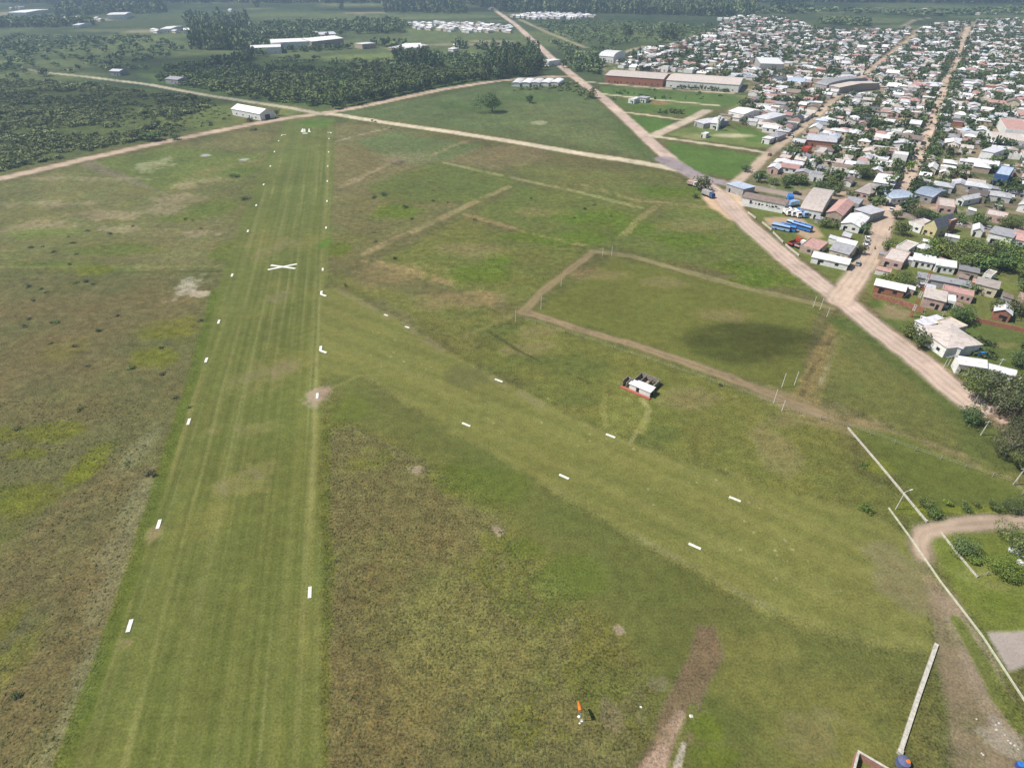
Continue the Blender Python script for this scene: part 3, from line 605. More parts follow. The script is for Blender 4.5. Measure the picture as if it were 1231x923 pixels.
def add_tint(me, T):
    a = me.attributes.new('tint', 'FLOAT', 'FACE'); a.data.foreach_set('value', T.astype(np.float32))
_crowns = {}
def crown_mesh(kind, n, variant, m):
    key = (kind, n, variant, m.name)
    if key not in _crowns:
        V, T = crown_arrays(kind, n, variant * 13 + hash(kind) % 7 if False else variant * 13 + len(kind)); F = np.arange(len(V)).reshape(-1, 4)
        me = mesh_np('crown', V, F, m); add_tint(me, T); _crowns[key] = me
    return _crowns[key]
_trunks = {}
def trunk_mesh(v, m):
    if (v, m.name) not in _trunks:
        rg = random.Random(v); b = MB(); b.tube((0, 0, 0), (.02, .01, .38), .035, .024, 7)
        for k in range(5):
            a = k * 1.26 + rg.random(); z = .3 + .08 * rg.random(); q = (.24 * math.cos(a), .24 * math.sin(a), .62 + .14 * rg.random())
            b.tube((.015, .008, z), q, .017, .006, 5)
        _trunks[(v, m.name)] = b.me('trunk', m)
    return _trunks[(v, m.name)]
ntree = 0
def tree(x, y, w, h, kind, leaf, label, group=None, n=900, name=None, bark=None, cat=None):
    global ntree; ntree += 1; v = ntree % 5; rz = (ntree * 2.4) % 6.28
    if kind == 'bush':
        o = link(name or 'shrub', crown_mesh('bush', n, v, leaf), None, (x, y, -.05 * h), rz, (w, w, h)); return tag(o, label, cat or 'shrub', group)
    r = empty(name or ('tree' if kind != 'tall' else 'eucalyptus_tree'), (x, y, 0), rz, (w, w, h))
    link('trunk', trunk_mesh(v, bark or M['bark']), r); link('crown', crown_mesh(kind, n, v, leaf), r)
    return tag(r, label, cat or 'tree', group)
_ci = [0]
def mass(name, pos, wid, hgt, kind, n, leaf, label, jitter=.38, nvar=6):
    """stuff: many small plants joined in one mesh"""
    pos = np.asarray(pos); k = len(pos); protos = [crown_arrays(kind, n, 300 + q) for q in range(nvar)]
    Vs = []; Ts = []; rg = np.random.default_rng(len(pos)); which = rg.integers(0, nvar, k)
    for q in range(nvar):
        ii = np.nonzero(which == q)[0]; V0, T0 = protos[q]
        if not len(ii): continue
        a = rg.random(len(ii)) * 6.28; ca, sa = np.cos(a)[:, None], np.sin(a)[:, None]
        w_ = (wid[ii] * (1 + jitter * rg.normal(size=len(ii))).clip(.5, 1.6))[:, None]; h_ = (hgt[ii] * (1 + jitter * rg.normal(size=len(ii))).clip(.5, 1.5))[:, None]
        x = (V0[None, :, 0] * ca - V0[None, :, 1] * sa) * w_ + pos[ii, 0:1]; y = (V0[None, :, 0] * sa + V0[None, :, 1] * ca) * w_ + pos[ii, 1:2]; z = V0[None, :, 2] * h_
        Vs.append(np.stack([x, y, z], -1).reshape(-1, 3)); Ts.append((T0[None, :] * .45 + .65 * rg.random((len(ii), 1)) ** 1.3 + .12 * rg.normal(size=(len(ii), 1))).clip(0, 1).ravel())
    V = np.concatenate(Vs); T = np.concatenate(Ts); me = mesh_np(name, V, np.arange(len(V)).reshape(-1, 4), leaf); add_tint(me, T)
    return tag(link(name, me), label, kind='stuff')
def inpoly(px, x, y):
    ins = np.zeros(len(x), bool)
    for k in range(len(px)):
        a, b = px[k], px[(k + 1) % len(px)]
        if a[1] != b[1]: ins ^= ((a[1] > y) != (b[1] > y)) & (x < (b[0] - a[0]) * (y - a[1]) / (b[1] - a[1]) + a[0])
    return ins
def scatter(px, spacing, seed, jit=.45):
    pts = W(px); lo = pts.min(0); hi = pts.max(0); gx, gy = np.meshgrid(np.arange(lo[0], hi[0], spacing), np.arange(lo[1], hi[1], spacing))
    rg = np.random.default_rng(seed); x = gx.ravel() + spacing * jit * rg.uniform(-1, 1, gx.size); y = gy.ravel() + spacing * jit * rg.uniform(-1, 1, gx.size)
    k = inpoly(pts, x, y); return np.stack([x[k], y[k]], 1)
road_pts = [(W(r[4]), max(r[2])) for r in ROADS]
def road_dist(p):
    D = np.full(len(p), 1e9)
    for pts, wd in road_pts:
        for k in range(len(pts) - 1):
            a, b = pts[k], pts[k + 1]; d = b - a; t = np.clip(((p - a) @ d) / (d @ d), 0, 1)
            D = np.minimum(D, np.hypot(*(p - a - t[:, None] * d).T) - wd / 2)
    return D
footprints = []       # (centre x, y, radius) of buildings
def clear_of(p, pad=0.0):
    k = np.ones(len(p), bool)
    for (a, b, r) in footprints: k &= np.hypot(p[:, 0] - a, p[:, 1] - b) > r + pad
    return k

# ------------------------------------------------------------------ buildings
def opening(parent, p, d, nrm, wd, h, z, name, m, frame=M['greywall']):
    """a window or door: a dark leaf set in a frame standing a little proud of the wall; p = centre on wall line"""
    b = MB(); a = p - d * wd / 2; c = p + d * wd / 2; n0 = nrm * .02; n1 = nrm * .06
    b.prism([a + n0 * .1, c + n0 * .1, c + n1, a + n1], h, z); o = b.build(name, m, parent)
    return o
def building(name, A_, B_, C_, h, roof, wallm, roofm, label, cat='house', group=None, rise=1.2, wins=3, door=True, oh=.35, along='AB', detail=True, sign=False, bigdoor=False, base=None):
    """A,B,C: ground pixels of left, near and right corners"""
    A_, B_, C_ = [np.asarray(P(*q)) if len(q) == 2 and not isinstance(q, np.ndarray) else q for q in (A_, B_, C_)]
    u = A_ - B_; v = C_ - B_; lu, lv = np.linalg.norm(u), np.linalg.norm(v); uh = u / lu
    vh = np.array([uh[1], -uh[0]]); vh = vh if vh @ v > 0 else -vh; lv = max(2.0, abs(v @ vh)); 
    cen = B_ + uh * lu / 2 + vh * lv / 2; rz = math.atan2(uh[1], uh[0])
    root = empty(name, (cen[0], cen[1], 0), rz); flip = 1 if (np.array([-math.sin(rz), math.cos(rz)]) @ vh) > 0 else -1
    X2, Y2 = lu / 2, lv / 2        # local: x along u, y along v*flip ; B corner at (-X2, -Y2*flip)
    footprints.append((cen[0], cen[1], max(X2, Y2) * .95))
    wb = MB()
    def gable_x():   # ridge along local x
        wb.v += [(-X2, -Y2, 0), (X2, -Y2, 0), (X2, Y2, 0), (-X2, Y2, 0), (-X2, -Y2, h), (X2, -Y2, h), (X2, Y2, h), (-X2, Y2, h), (-X2, 0, h + rise), (X2, 0, h + rise)]
        wb.f += [(0, 1, 5, 4), (2, 3, 7, 6), (1, 2, 6, 9, 5), (3, 0, 4, 8, 7), (4, 5, 9, 8), (6, 7, 8, 9)]
    def gable_y():
        wb.v += [(-X2, -Y2, 0), (X2, -Y2, 0), (X2, Y2, 0), (-X2, Y2, 0), (-X2, -Y2, h), (X2, -Y2, h), (X2, Y2, h), (-X2, Y2, h), (0, -Y2, h + rise), (0, Y2, h + rise)]
        wb.f += [(0, 1, 5, 8, 4), (1, 2, 6, 5), (2, 3, 7, 9, 6), (3, 0, 4, 7), (4, 8, 9, 7), (5, 6, 9, 8)]
    rb = MB(); t = .14
    if roof in ('gable', 'gabley', 'arch'):
        gx = roof == 'gable' or (roof == 'arch' and along == 'AB')
        if roof == 'arch':
            n = 8; L, S = (X2, Y2) if gx else (Y2, X2); k = []
            for i in range(n + 1):
                a = math.pi * i / n; k.append((-S * math.cos(a), h + rise * math.sin(a) ** .8))
            prof = [(-S, 0)] + k + [(S, 0)]
            def pt(e, s, z): return (e, s, z) if gx else (s, e, z)
            n0 = len(wb.v)
            for e in (-L, L): wb.v += [pt(e, s, z) for s, z in prof]
            m_ = len(prof); wb.f += [tuple(range(n0, n0 + m_)), tuple(range(n0 + 2 * m_ - 1, n0 + m_ - 1, -1)), (n0, n0 + m_, n0 + m_ + 1, n0 + 1), (n0 + m_ - 2, n0 + m_ - 1, n0 + 2 * m_ - 1, n0 + 2 * m_ - 2)]
            L2 = L + oh
            for i in range(n):
                (s0, z0), (s1, z1) = k[i], k[i + 1]; f_ = 1 + oh / S
                q = [(-L2, s0 * f_, z0 + .05), (L2, s0 * f_, z0 + .05), (L2, s1 * f_, z1 + .05), (-L2, s1 * f_, z1 + .05)]
                kk = len(rb.v); rb.v += [pt(*p) for p in q] + [pt(p[0], p[1], p[2] + t) for p in q]
                rb.f += [(kk, kk + 1, kk + 2, kk + 3), (kk + 7, kk + 6, kk + 5, kk + 4), (kk, kk + 4, kk + 5, kk + 1), (kk + 3, kk + 2, kk + 6, kk + 7), (kk, kk + 3, kk + 7, kk + 4), (kk + 1, kk + 5, kk + 6, kk + 2)]
        else:
            (gable_x if gx else gable_y)()
            L, S = (X2 + oh, Y2) if gx else (Y2 + oh, X2)
            for sg in (-1, 1):
                s1 = sg * (S + oh); z1 = h - rise * oh / S + .03; z0 = h + rise + .03
                q = [(-L, 0, z0), (L, 0, z0), (L, s1, z1), (-L, s1, z1)]
                if not gx: q = [(b, a, c) for a, b, c in q]
                kk = len(rb.v); rb.v += q + [(p[0], p[1], p[2] + t) for p in q]
                rb.f += [(kk, kk + 1, kk + 2, kk + 3), (kk + 7, kk + 6, kk + 5, kk + 4), (kk, kk + 4, kk + 5, kk + 1), (kk + 3, kk + 2, kk + 6, kk + 7), (kk, kk + 3, kk + 7, kk + 4), (kk + 1, kk + 5, kk + 6, kk + 2)]
    elif roof == 'hip':
        wb.box(-X2, -Y2, 0, X2, Y2, h); a, b = X2 + oh, Y2 + oh; e = max(.2, a - b)
        rb.v += [(-a, -b, h + .03), (a, -b, h + .03), (a, b, h + .03), (-a, b, h + .03), (-e, 0, h + rise), (e, 0, h + rise)]
        rb.f += [(3, 2, 1, 0), (0, 1, 5, 4), (1, 2, 5), (2, 3, 4, 5), (3, 0, 4)]
    elif roof == 'flat':           # parapet round a sunk deck
        wb.box(-X2, -Y2, 0, X2, Y2, h); p = .22
        wb.box(-X2, -Y2, h + .002, X2, -Y2 + p, h + .45); wb.box(-X2, Y2 - p, h + .002, X2, Y2, h + .45); wb.box(-X2, -Y2 + p + .002, h + .002, -X2 + p, Y2 - p - .002, h + .45); wb.box(X2 - p, -Y2 + p + .002, h + .002, X2, Y2 - p - .002, h + .45)
        rb.box(-X2 + p + .01, -Y2 + p + .01, h + .01, X2 - p - .01, Y2 - p - .01, h + .16)
    else:                          # mono pitch
        wb.v += [(-X2, -Y2, 0), (X2, -Y2, 0), (X2, Y2, 0), (-X2, Y2, 0), (-X2, -Y2, h), (X2, -Y2, h), (X2, Y2, h + rise * .5), (-X2, Y2, h + rise * .5)]
        wb.f += [(0, 1, 5, 4), (2, 3, 7, 6), (1, 2, 6, 5), (3, 0, 4, 7), (4, 5, 6, 7)]
        a, b = X2 + oh, Y2 + oh; sl = rise * .5 / (2 * Y2) * oh; q = [(-a, -b, h - sl + .04), (a, -b, h - sl + .04), (a, b, h + rise * .5 + sl + .04), (-a, b, h + rise * .5 + sl + .04)]
        rb.v += q + [(x, y, z + .1) for x, y, z in q]; rb.f += [(3, 2, 1, 0), (4, 5, 6, 7), (0, 1, 5, 4), (1, 2, 6, 5), (2, 3, 7, 6), (3, 0, 4, 7)]
    wb.build('wall', wallm, root); rb.build('roof', roofm, root)
    if base is not None:
        b = MB(); e = .05
        b.box(-X2 - e, -Y2 - e, 0, X2 + e, -Y2 - .004, .9); b.box(-X2 - e, Y2 + .004, 0, X2 + e, Y2 + e, .9); b.build('wall_base', base, root)
    if detail:
        yb = -Y2 if flip > 0 else Y2      # wall facing the near side (edge A-B)
        n_ = np.array([0, -1.0 if flip > 0 else 1.0]); dx = np.array([1.0, 0])
        if wins:
            for k in range(wins):
                xx = -X2 + (k + .7) * lu / (wins + .4)
                opening(root, np.array([xx, yb]), dx, n_, min(1.3, lu / wins * .4), 1.0, 1.1, 'window', M['glass'])
        if door: opening(root, np.array([X2 * .55 if wins != 1 else -X2 * .5, yb]), dx, n_, .95, 2.0, .02, 'door', M['dark'])
        # wall facing B-C
        dy = np.array([0, 1.0]); nx = np.array([-1.0, 0])
        if bigdoor: opening(root, np.array([-X2, 0]), dy, nx, lv * .34, h * .72, .02, 'sliding_door', M['dark'])
        elif lv > 4: opening(root, np.array([-X2, yb * .3]), dy, nx, 1.1, 1.0, 1.1, 'window', M['glass'])
    if sign:
        yb = -Y2 if flip > 0 else Y2; b = MB(); rs = random.Random(4); n_ = -1 if flip > 0 else 1
        x = X2 * .62; 
        for k in range(11):            # worn dark brush lettering on the wall, letters too faint to read
            if k == 5: x -= .8; continue
            b = MB()
            hh = rs.choice((.9, 1.2, 1.5)) if k not in (0, 6) else 1.9; z0 = 1.75 + rs.uniform(-.1, .1)
            y0, y1 = sorted((yb + n_ * .004, yb + n_ * .03))
            b.box(x - .22, y0, z0, x, y1, z0 + hh); b.box(x - .85, y0, z0 + rs.choice((0, .5, .9)) * hh * .8, x - .23, y1, z0 + rs.choice((0, .5, .9)) * hh * .8 + .25)
            if rs.random() < .6: b.box(x - 1.05, y0, z0, x - .87, y1, z0 + hh * .8)
            b.build('letter', M['dark'], root); x -= rs.uniform(1.25, 1.5)
    tag(root, label, cat, group); return root
B = building; m_ = M
hangar = B('hangar', (280, 138.6), (313.8, 145.3), (330.5, 141.5), 4.6, 'gable', m_['white'], m_['r_white'], 'large white hangar with low pitched roof beside the bushland road', 'hangar', rise=2.4, wins=4, door=False, bigdoor=True)
B('garage', (872, 230), (892, 236.5), (902, 231), 3.4, 'mono', m_['greywall'], m_['r_blue'], 'small garage with pale blue roof and dark open bay by the junction', 'garage', rise=.8, wins=0, bigdoor=False)
B('warehouse', (890.5, 247), (941, 257), (946, 251), 4.2, 'gable', m_['white'], m_['r_brown'], 'long low white building with dark faded lettering facing the main road', 'warehouse', rise=1.0, wins=0, door=False, sign=True)
B('barn', (960, 260), (984.5, 264.5), (1003, 241), 3.8, 'arch', m_['white'], m_['r_tan'], 'white walled barn with long curved tan roof behind the parked trucks', 'barn', rise=2.2, wins=1)
B('shed', (990.5, 266), (1009, 270), (1021, 254), 4.2, 'gabley', m_['tanwall'], m_['r_pink'], 'brown walled shed with faded pinkish roof right of the curved barn', 'shed', rise=1.4, wins=1)
B('shed', (1009, 276), (1031, 281), (1041, 269), 3.0, 'gabley', m_['white'], m_['r_white'], 'white shed with white roof at the end of the barn row', 'shed', rise=1.2, wins=2)
B('shed', (1024, 262), (1043, 268), (1050, 258), 3.4, 'mono', m_['greywall'], m_['r_zinc'], 'pale grey shed roof behind the white shed of the barn row', 'shed', wins=1)
B('house', (1010, 250), (1030, 254), (1036, 247), 3.0, 'flat', m_['greywall'], m_['r_grey'], 'grey flat roofed annex between the curved barn and the street', 'house', wins=1)
B('house', (974, 316), (1017, 325.5), (1022, 319), 2.6, 'gable', m_['white'], m_['r_white'], 'long white house with bare white wall right beside the main road', 'house', rise=1.0, wins=2)
B('house', (995, 309), (1017, 315), (1028, 305), 3.2, 'gable', m_['cream'], m_['r_grey'], 'cream house with dark greenish gable roof behind the long white house', 'house', rise=1.4, wins=1)
B('house', (1002, 302), (1023, 307), (1029, 300), 3.2, 'gable', m_['white'], m_['r_white'], 'white gabled house standing farthest from the road in its cluster', 'house', rise=1.5, wins=2)
B('house', (960, 303), (982, 309), (990, 298), 2.6, 'flat', m_['tanwall'], m_['r_pink'], 'low pinkish flat roofed house next to the red truck', 'house', wins=1)
B('house', (1051, 238), (1069, 246.5), (1075, 234), 3.2, 'gabley', m_['white'], m_['r_blue'], 'white house with bright pale blue roof at the corner of the tree lined street', 'house', rise=.8, wins=2)
B('house', (1026, 237), (1043, 241), (1051, 229), 3.0, 'hip', m_['pinkwall'], m_['r_tan'], 'pinkish hip roofed house beside the pale blue roof', 'house', rise=1.2, wins=2)
B('house', (1048, 226), (1072, 230), (1076, 219), 3.2, 'gable', m_['white'], m_['r_white'], 'white roofed house just above the pale blue roof at the street', 'house', wins=2)
B('house', (1107, 281), (1122, 286), (1138, 277), 4.4, 'gabley', m_['yellow'], m_['r_dark'], 'tall house with steep dark slate roof and yellow walls', 'house', rise=3.0, wins=2)
B('house', (1089, 275), (1105, 281), (1112, 273), 3.0, 'flat', m_['white'], m_['r_tan'], 'white flat roofed house left of the dark slate roof', 'house', wins=2)
B('tower_house', (1131, 279), (1137, 281), (1141, 277), 5.5, 'flat', m_['brick'], m_['r_white'], 'small red brick tower attached behind the dark slate roof', 'house', wins=0, door=False)
B('shed', (1167, 284), (1178.5, 286), (1181, 280), 2.8, 'gabley', m_['white'], m_['r_white'], 'tiny white gabled shed by the street right of the dark slate roof', 'shed', wins=0, rise=1.2)
B('house', (1184, 291), (1211.5, 297.5), (1216, 287), 3.6, 'mono', m_['white'], m_['r_grey'], 'white house with big grey sheet roof by the grove', 'house', wins=2)
B('house', (1213, 295), (1236, 300), (1242, 292), 3.0, 'gable', m_['white'], m_['r_pink'], 'white house with faded red roof at the right edge above the grove', 'house', wins=1)
B('house', (1096, 239.5), (1118, 245), (1131, 236), 3.2, 'gable', m_['greywall'], m_['r_blue'], 'long house with dull pale blue roof in cloud shade', 'house', wins=2)
B('shed', (1147, 245), (1156, 248), (1161, 239), 3.0, 'gabley', m_['white'], m_['r_white'], 'small white roofed shed in cloud shade right of the pale blue roof', 'shed', wins=1)
B('house', (1160, 241), (1182, 245), (1184, 237), 3.0, 'mono', m_['tanwall'], m_['r_brown'], 'brown sheet roofed house in cloud shade', 'house', wins=1)
B('house', (1125, 255), (1145, 258), (1151, 249), 3.0, 'flat', m_['pinkwall'], m_['r_tan'], 'pinkish flat roofed house in shade beside the street', 'house', wins=2)
B('house', (1190, 222), (1207, 225), (1211, 214), 5.5, 'flat', m_['bluewall'], m_['r_blue'], 'tall dark blue walled block in cloud shade near the right edge', 'house', wins=2)
B('house', (1221, 254), (1240, 258), (1246, 248), 3.2, 'gabley', m_['white'], m_['r_white'], 'white gabled house at the right edge in cloud shade', 'house', wins=1)
B('house', (1181, 265), (1206, 270), (1209, 264), 2.8, 'flat', m_['pinkwall'], m_['r_tan'], 'long low pinkish house by the street near the right edge', 'house', wins=2)
B('house', (1074, 305), (1089, 309.5), (1095, 300), 3.0, 'flat', m_['white'], m_['r_tan'], 'small white flat roofed house beside the junction lawn', 'house', wins=1)
B('shed', (1097, 303), (1107, 307), (1111, 301), 2.6, 'hip', m_['cream'], m_['r_white'], 'tiny white shed with pyramid roof beside the grove', 'shed', wins=0)
B('house', (1058, 319), (1082, 325), (1095, 313), 2.8, 'flat', m_['pinkwall'], m_['r_tan'], 'low pinkish white house with several flat roofs by the street corner', 'house', wins=2)
B('house', (1095, 320.5), (1119, 325), (1122, 317), 3.0, 'gable', m_['white'], m_['r_white'], 'left one of two long white roofed houses below the grove', 'house', wins=3)
B('house', (1122, 327), (1145, 330.5), (1148, 323), 3.0, 'gable', m_['white'], m_['r_white'], 'right one of two long white roofed houses below the grove', 'house', wins=3)
B('shed', (1149, 333), (1172, 338), (1177, 331), 2.6, 'mono', m_['tanwall'], m_['r_grey'], 'low grey pinkish shed roof right of the long white houses', 'shed', wins=1)
B('house', (1178, 338), (1188, 341), (1192, 335), 2.8, 'flat', m_['white'], m_['r_tan'], 'small bright white house at the foot of the grove', 'house', wins=1)
B('shed', (1101, 341), (1163, 353), (1166, 346.5), 2.4, 'mono', m_['greywall'], m_['r_grey'], 'very long low grey roofed shed', 'shed', rise=.5, wins=0)
B('house', (1048.5, 351), (1084, 359), (1089, 352), 2.9, 'gable', m_['brick'], m_['r_white'], 'brick house with white sheet roof at the main road corner', 'house', wins=2, rise=1.0)
B('house', (1106, 368), (1131, 374), (1137, 361), 3.0, 'mono', m_['pinkwall'], m_['r_tan'], 'pale pinkish house right of the red and white mast', 'house', wins=1)
B('shed', (1131, 369), (1145, 372), (1148, 365), 2.6, 'flat', m_['white'], m_['r_white'], 'white lean-to with dark opening beside the pale pinkish house', 'shed', wins=1)
B('house', (1129, 357), (1166, 365.5), (1169, 359), 2.6, 'flat', m_['pinkwall'], m_['r_pink'], 'long pinkish house with rows of dark openings', 'house', wins=5)
B('house', (1168, 352), (1194, 358.5), (1202, 349), 3.0, 'mono', m_['cream'], m_['r_tan'], 'cream walled house with pale roof behind the long pinkish house', 'house', wins=2)
B('house', (1191, 383), (1211, 388), (1215, 381), 3.0, 'gabley', m_['brick'], m_['r_white'], 'red walled shed with bright white roof on the brick boundary wall', 'shed', wins=1, rise=1.3)
B('house', (1224, 372), (1244, 376), (1250, 366), 2.8, 'flat', m_['tanwall'], m_['r_pink'], 'low brownish house at the right edge beside the brick wall', 'house', wins=1)
B('house', (1098, 405), (1132.5, 430), (1161, 417), 3.6, 'hip', m_['white'], m_['r_tan'], 'large white walled house with tan hipped roof beside the main road', 'house', wins=3, rise=1.3)
B('house', (1120, 396), (1141, 407), (1154, 400), 3.0, 'flat', m_['cream'], m_['r_tan'], 'flat roofed back wing of the large tan roofed house', 'house', wins=1)
B('house', (1096, 396), (1108, 402), (1124, 388), 2.6, 'mono', m_['white'], m_['r_zinc'], 'pale sheet roofed lean-to on the left of the large tan roofed house', 'house', wins=1)
B('shed', (1139, 427), (1150, 431), (1162, 419), 3.0, 'mono', m_['white'], m_['r_zinc'], 'pale blue grey roofed extension on the right of the large tan roofed house', 'shed', wins=0)
B('house', (1147, 449), (1178.5, 454), (1182, 446), 3.6, 'gable', m_['white'], m_['r_white'], 'white gabled house under the trees at the bend of the main road', 'house', wins=2, rise=1.2)
B('shed', (1179, 452), (1214, 461), (1217, 455), 2.8, 'gable', m_['white'], m_['r_zinc'], 'low pale wing running right from the white gabled house', 'shed', wins=1, rise=.8)
# the roofless clubhouse on the field
club = empty('clubhouse', (*P(768, 465), 0)); c0 = P(768, 465)
a_, b_, c_ = P(747, 466), P(781.5, 479), P(786, 474); 
def L2(p): return np.asarray(p) - c0
b = MB(); ux = (P(780.5, 478.5) - P(756, 468)); ul = np.linalg.norm(ux); ux /= ul; vy = np.array([-ux[1], ux[0]])
q0 = L2(P(756, 468)); q1 = L2(P(780.5, 478.5))
b.prism([q0, q1, q1 + vy * 2.6, q0 + vy * 2.6], 2.0); b.build('wall', M['white'], club)
r = MB(); e = .25; r.prism([q0 - ux * e - vy * e, q1 + ux * e - vy * e, q1 + ux * e + vy * 1.5, q0 - ux * e + vy * 1.3], .12, 2.02, None)
r.prism([q0 + ux * 1.2 + vy * 1.35, q1 + ux * e + vy * 1.35, q1 + ux * e + vy * 2.8, q0 + ux * 1.2 + vy * 2.8], .12, 2.15); r.build('roof', M['r_white'], club)
r = MB(); r.prism([q0 - ux * 2.4 - vy * .9, q1 + ux * .4 - vy * .9, q1 + ux * .4 - vy * .06, q0 - ux * 2.4 - vy * .06], .35); r.build('plinth', noise_mat('red_plinth', (.40, .13, .09), .3, 1.5), club)
r = MB(); r.box(0, 0, 0, .01, .01, .01); 
d = MB(); d.prism([q0 + ux * 2.2 - vy * .04, q0 + ux * 3.1 - vy * .04, q0 + ux * 3.1 - vy * .004, q0 + ux * 2.2 - vy * .004], 1.6, .36); d.build('door', M['dark'], club)
d = MB(); d.prism([q1 + ux * .004 + vy * .4, q1 + ux * .04 + vy * .4, q1 + ux * .04 + vy * 2.3, q1 + ux * .004 + vy * 2.3], 1.8, .05); d.build('door', M['dark'], club)
y0 = q0 + vy * 3.0; rw = MB()
pa, pb = q0 - ux * .3 + vy * 3.2, q0 - ux * .3 + vy * 7.4; pc, pd = q1 - ux * .9 + vy * 7.4, q1 - ux * .9 + vy * 3.2
rw.wall(pa, pb - vy * .2, .22, 1.7); rw.wall(pb - ux * .11, pc + ux * .11, .22, 1.9); rw.wall(pc - vy * .2, pd, .22, 1.7); rw.wall(pa + ux * 1.6 + vy * .3, pa + ux * 1.6 + vy * 4, .2, 1.4); rw.wall(pd - ux * 2 + vy * .2, pd - ux * 2 + vy * 3.6, .2, 1.5)
rw.wall(q0 - ux * 2.3 + vy * .2, q0 - ux * 2.3 + vy * 3.2, .22, 2.0); rw.wall(q0 - ux * 2.18 + vy * 3.1, q0 - ux * .5 + vy * 3.1, .22, 1.8); rw.wall(q0 - ux * 1.2 + vy * .3, q0 - ux * 1.2 + vy * 2.7, .2, 1.6)
rw.build('ruined_wall', noise_mat('bare_stained_block', (.34, .30, .24), .5, 1.5, col2=(.10, .09, .07)), club)
fl = MB(); fl.prism([pa + ux * .2, pa + ux * (ul - .2), pa + ux * (ul - .2) + vy * .9, pa + ux * .2 + vy * .9], .12); fl.prism([pb - vy * 1.7 + ux * .2, pc - vy * 1.7 - ux * .2, pc - vy * .3 - ux * .2, pb - vy * .3 + ux * .2], .1); fl.build('floor_slab', M['tanwall'], club)
tag(club, 'small white clubhouse with red base and roofless block rooms behind on the field', 'clubhouse')
footprints.append((c0[0], c0[1], 9))
# factories and far sheds
B('factory', (727, 99.8), (796, 105), (808, 98), 6.5, 'gable', m_['brick'], m_['r_tan'], 'long red brick factory hall with tan grey roof beyond the lawns', 'factory', rise=2.0, wins=9, door=True)
B('factory', (800, 105.2), (887, 111.5), (903, 103), 6.0, 'gable', m_['white'], m_['r_tan'], 'long pale factory hall with tan roof to the right of the brick hall', 'factory', rise=2.0, wins=9)
B('gymnasium', (720, 74.5), (737, 76), (752, 72), 6.0, 'arch', m_['white'], m_['r_white'], 'white hall with curved roof behind the brick factory', 'hall', rise=4, wins=5, door=False)
B('warehouse', (302, 66), (339, 64.5), (343, 61), 7.0, 'gable', m_['white'], m_['r_white'], 'leftmost long white warehouse beside the far plantation', 'warehouse', rise=1.5, wins=3)
B('warehouse', (328, 61.5), (373, 59.5), (380, 55), 9, 'gable', m_['white'], m_['r_white'], 'tall white warehouse in the middle of the far warehouse row', 'warehouse', rise=2, wins=3)
B('warehouse', (376, 60), (414, 55.5), (418, 50), 9, 'gable', m_['tanwall'], m_['r_white'], 'widest white roofed warehouse with brown front at the row end', 'warehouse', rise=2, wins=4)
B('warehouse', (386, 48), (405, 47), (408, 44), 6, 'gable', m_['white'], m_['r_zinc'], 'small grey roofed warehouse behind the far warehouse row', 'warehouse', rise=2, wins=0)
B('shed', (436, 59.5), (452, 58), (455, 55), 5, 'mono', m_['tanwall'], m_['r_white'], 'white roofed open shed right of the far warehouse row', 'shed', wins=2)
B('shed', (488, 63.5), (508, 63), (517, 58), 5, 'arch', m_['white'], m_['r_white'], 'white curved shed in front of the far settlement trees', 'shed', rise=2, wins=2)
B('shed', (133, 91), (145, 91.5), (148, 89), 4, 'gable', m_['greywall'], m_['r_zinc'], 'lone grey roofed farm shed beside the thin sandy track', 'shed', wins=1)
B('shed', (200, 100.5), (215, 102), (222, 98.5), 4, 'gable', m_['greywall'], m_['r_grey'], 'shaded grey farm shed in the plantation by the track', 'shed', wins=1)
B('shed', (130, 23.5), (152, 23), (158, 20), 7, 'gable', m_['white'], m_['r_white'], 'long white farm shed on the far left skyline fields', 'shed', wins=1)
B('shed', (194, 39.5), (206, 39.5), (211, 36), 5, 'gable', m_['white'], m_['r_white'], 'white roofed farm shed left of the dark grove', 'shed', wins=1)
B('shed', (222, 41), (234, 40.5), (238, 38), 5, 'gable', m_['white'], m_['r_white'], 'second white roofed farm shed nearer the dark grove', 'shed', wins=1)
B('shed', (88, 34), (96, 34), (98, 31.5), 4, 'gable', m_['white'], m_['r_zinc'], 'small pale shed alone in the far left scrub', 'shed', wins=0)
B('shed', (10, 19), (32, 19), (36, 15), 5, 'gable', m_['white'], m_['r_white'], 'wide white shed on bare ground at the top left', 'shed', wins=0)
B('kiosk', (650, 79), (660, 80.5), (664, 77), 5, 'flat', m_['white'], m_['r_white'], 'small white building beside the road at the tall eucalyptus', 'building', wins=1)
for k in range(5):
    x = 615 + k * 11.5
    B('polytunnel', (x, 104.2 - k * .15), (x + 10, 104.6 - k * .1), (x + 14, 99.5), 2.2, 'arch', m_['white'], m_['r_white'], ['leftmost', 'second', 'middle', 'fourth', 'rightmost'][k] + ' white greenhouse of the row beside the road', 'greenhouse', 'greenhouses in a row', rise=1.4, wins=0, door=False, along='BC')
B('house', (834, 151.5), (845, 155), (857, 145.5), 3.2, 'gable', m_['greywall'], m_['r_zinc'], 'long pale grey shed on the lawn beside the short dirt street', 'shed', rise=.8, wins=0)
B('church', (853, 155), (862, 156), (870, 149), 4, 'gable', m_['white'], m_['r_zinc'], 'low white building with slim white water tower beside it', 'building', rise=1.5, wins=1)
B('house', (875, 140), (893, 144), (899, 136), 3.6, 'gable', m_['white'], m_['r_white'], 'white gabled hall behind the low building on the upper lawns', 'hall', rise=1.6, wins=2)
B('house', (755, 124), (762, 125), (764, 121.5), 3, 'flat', m_['white'], m_['r_white'], 'small white hut on the upper lawn by the track', 'hut', wins=1)
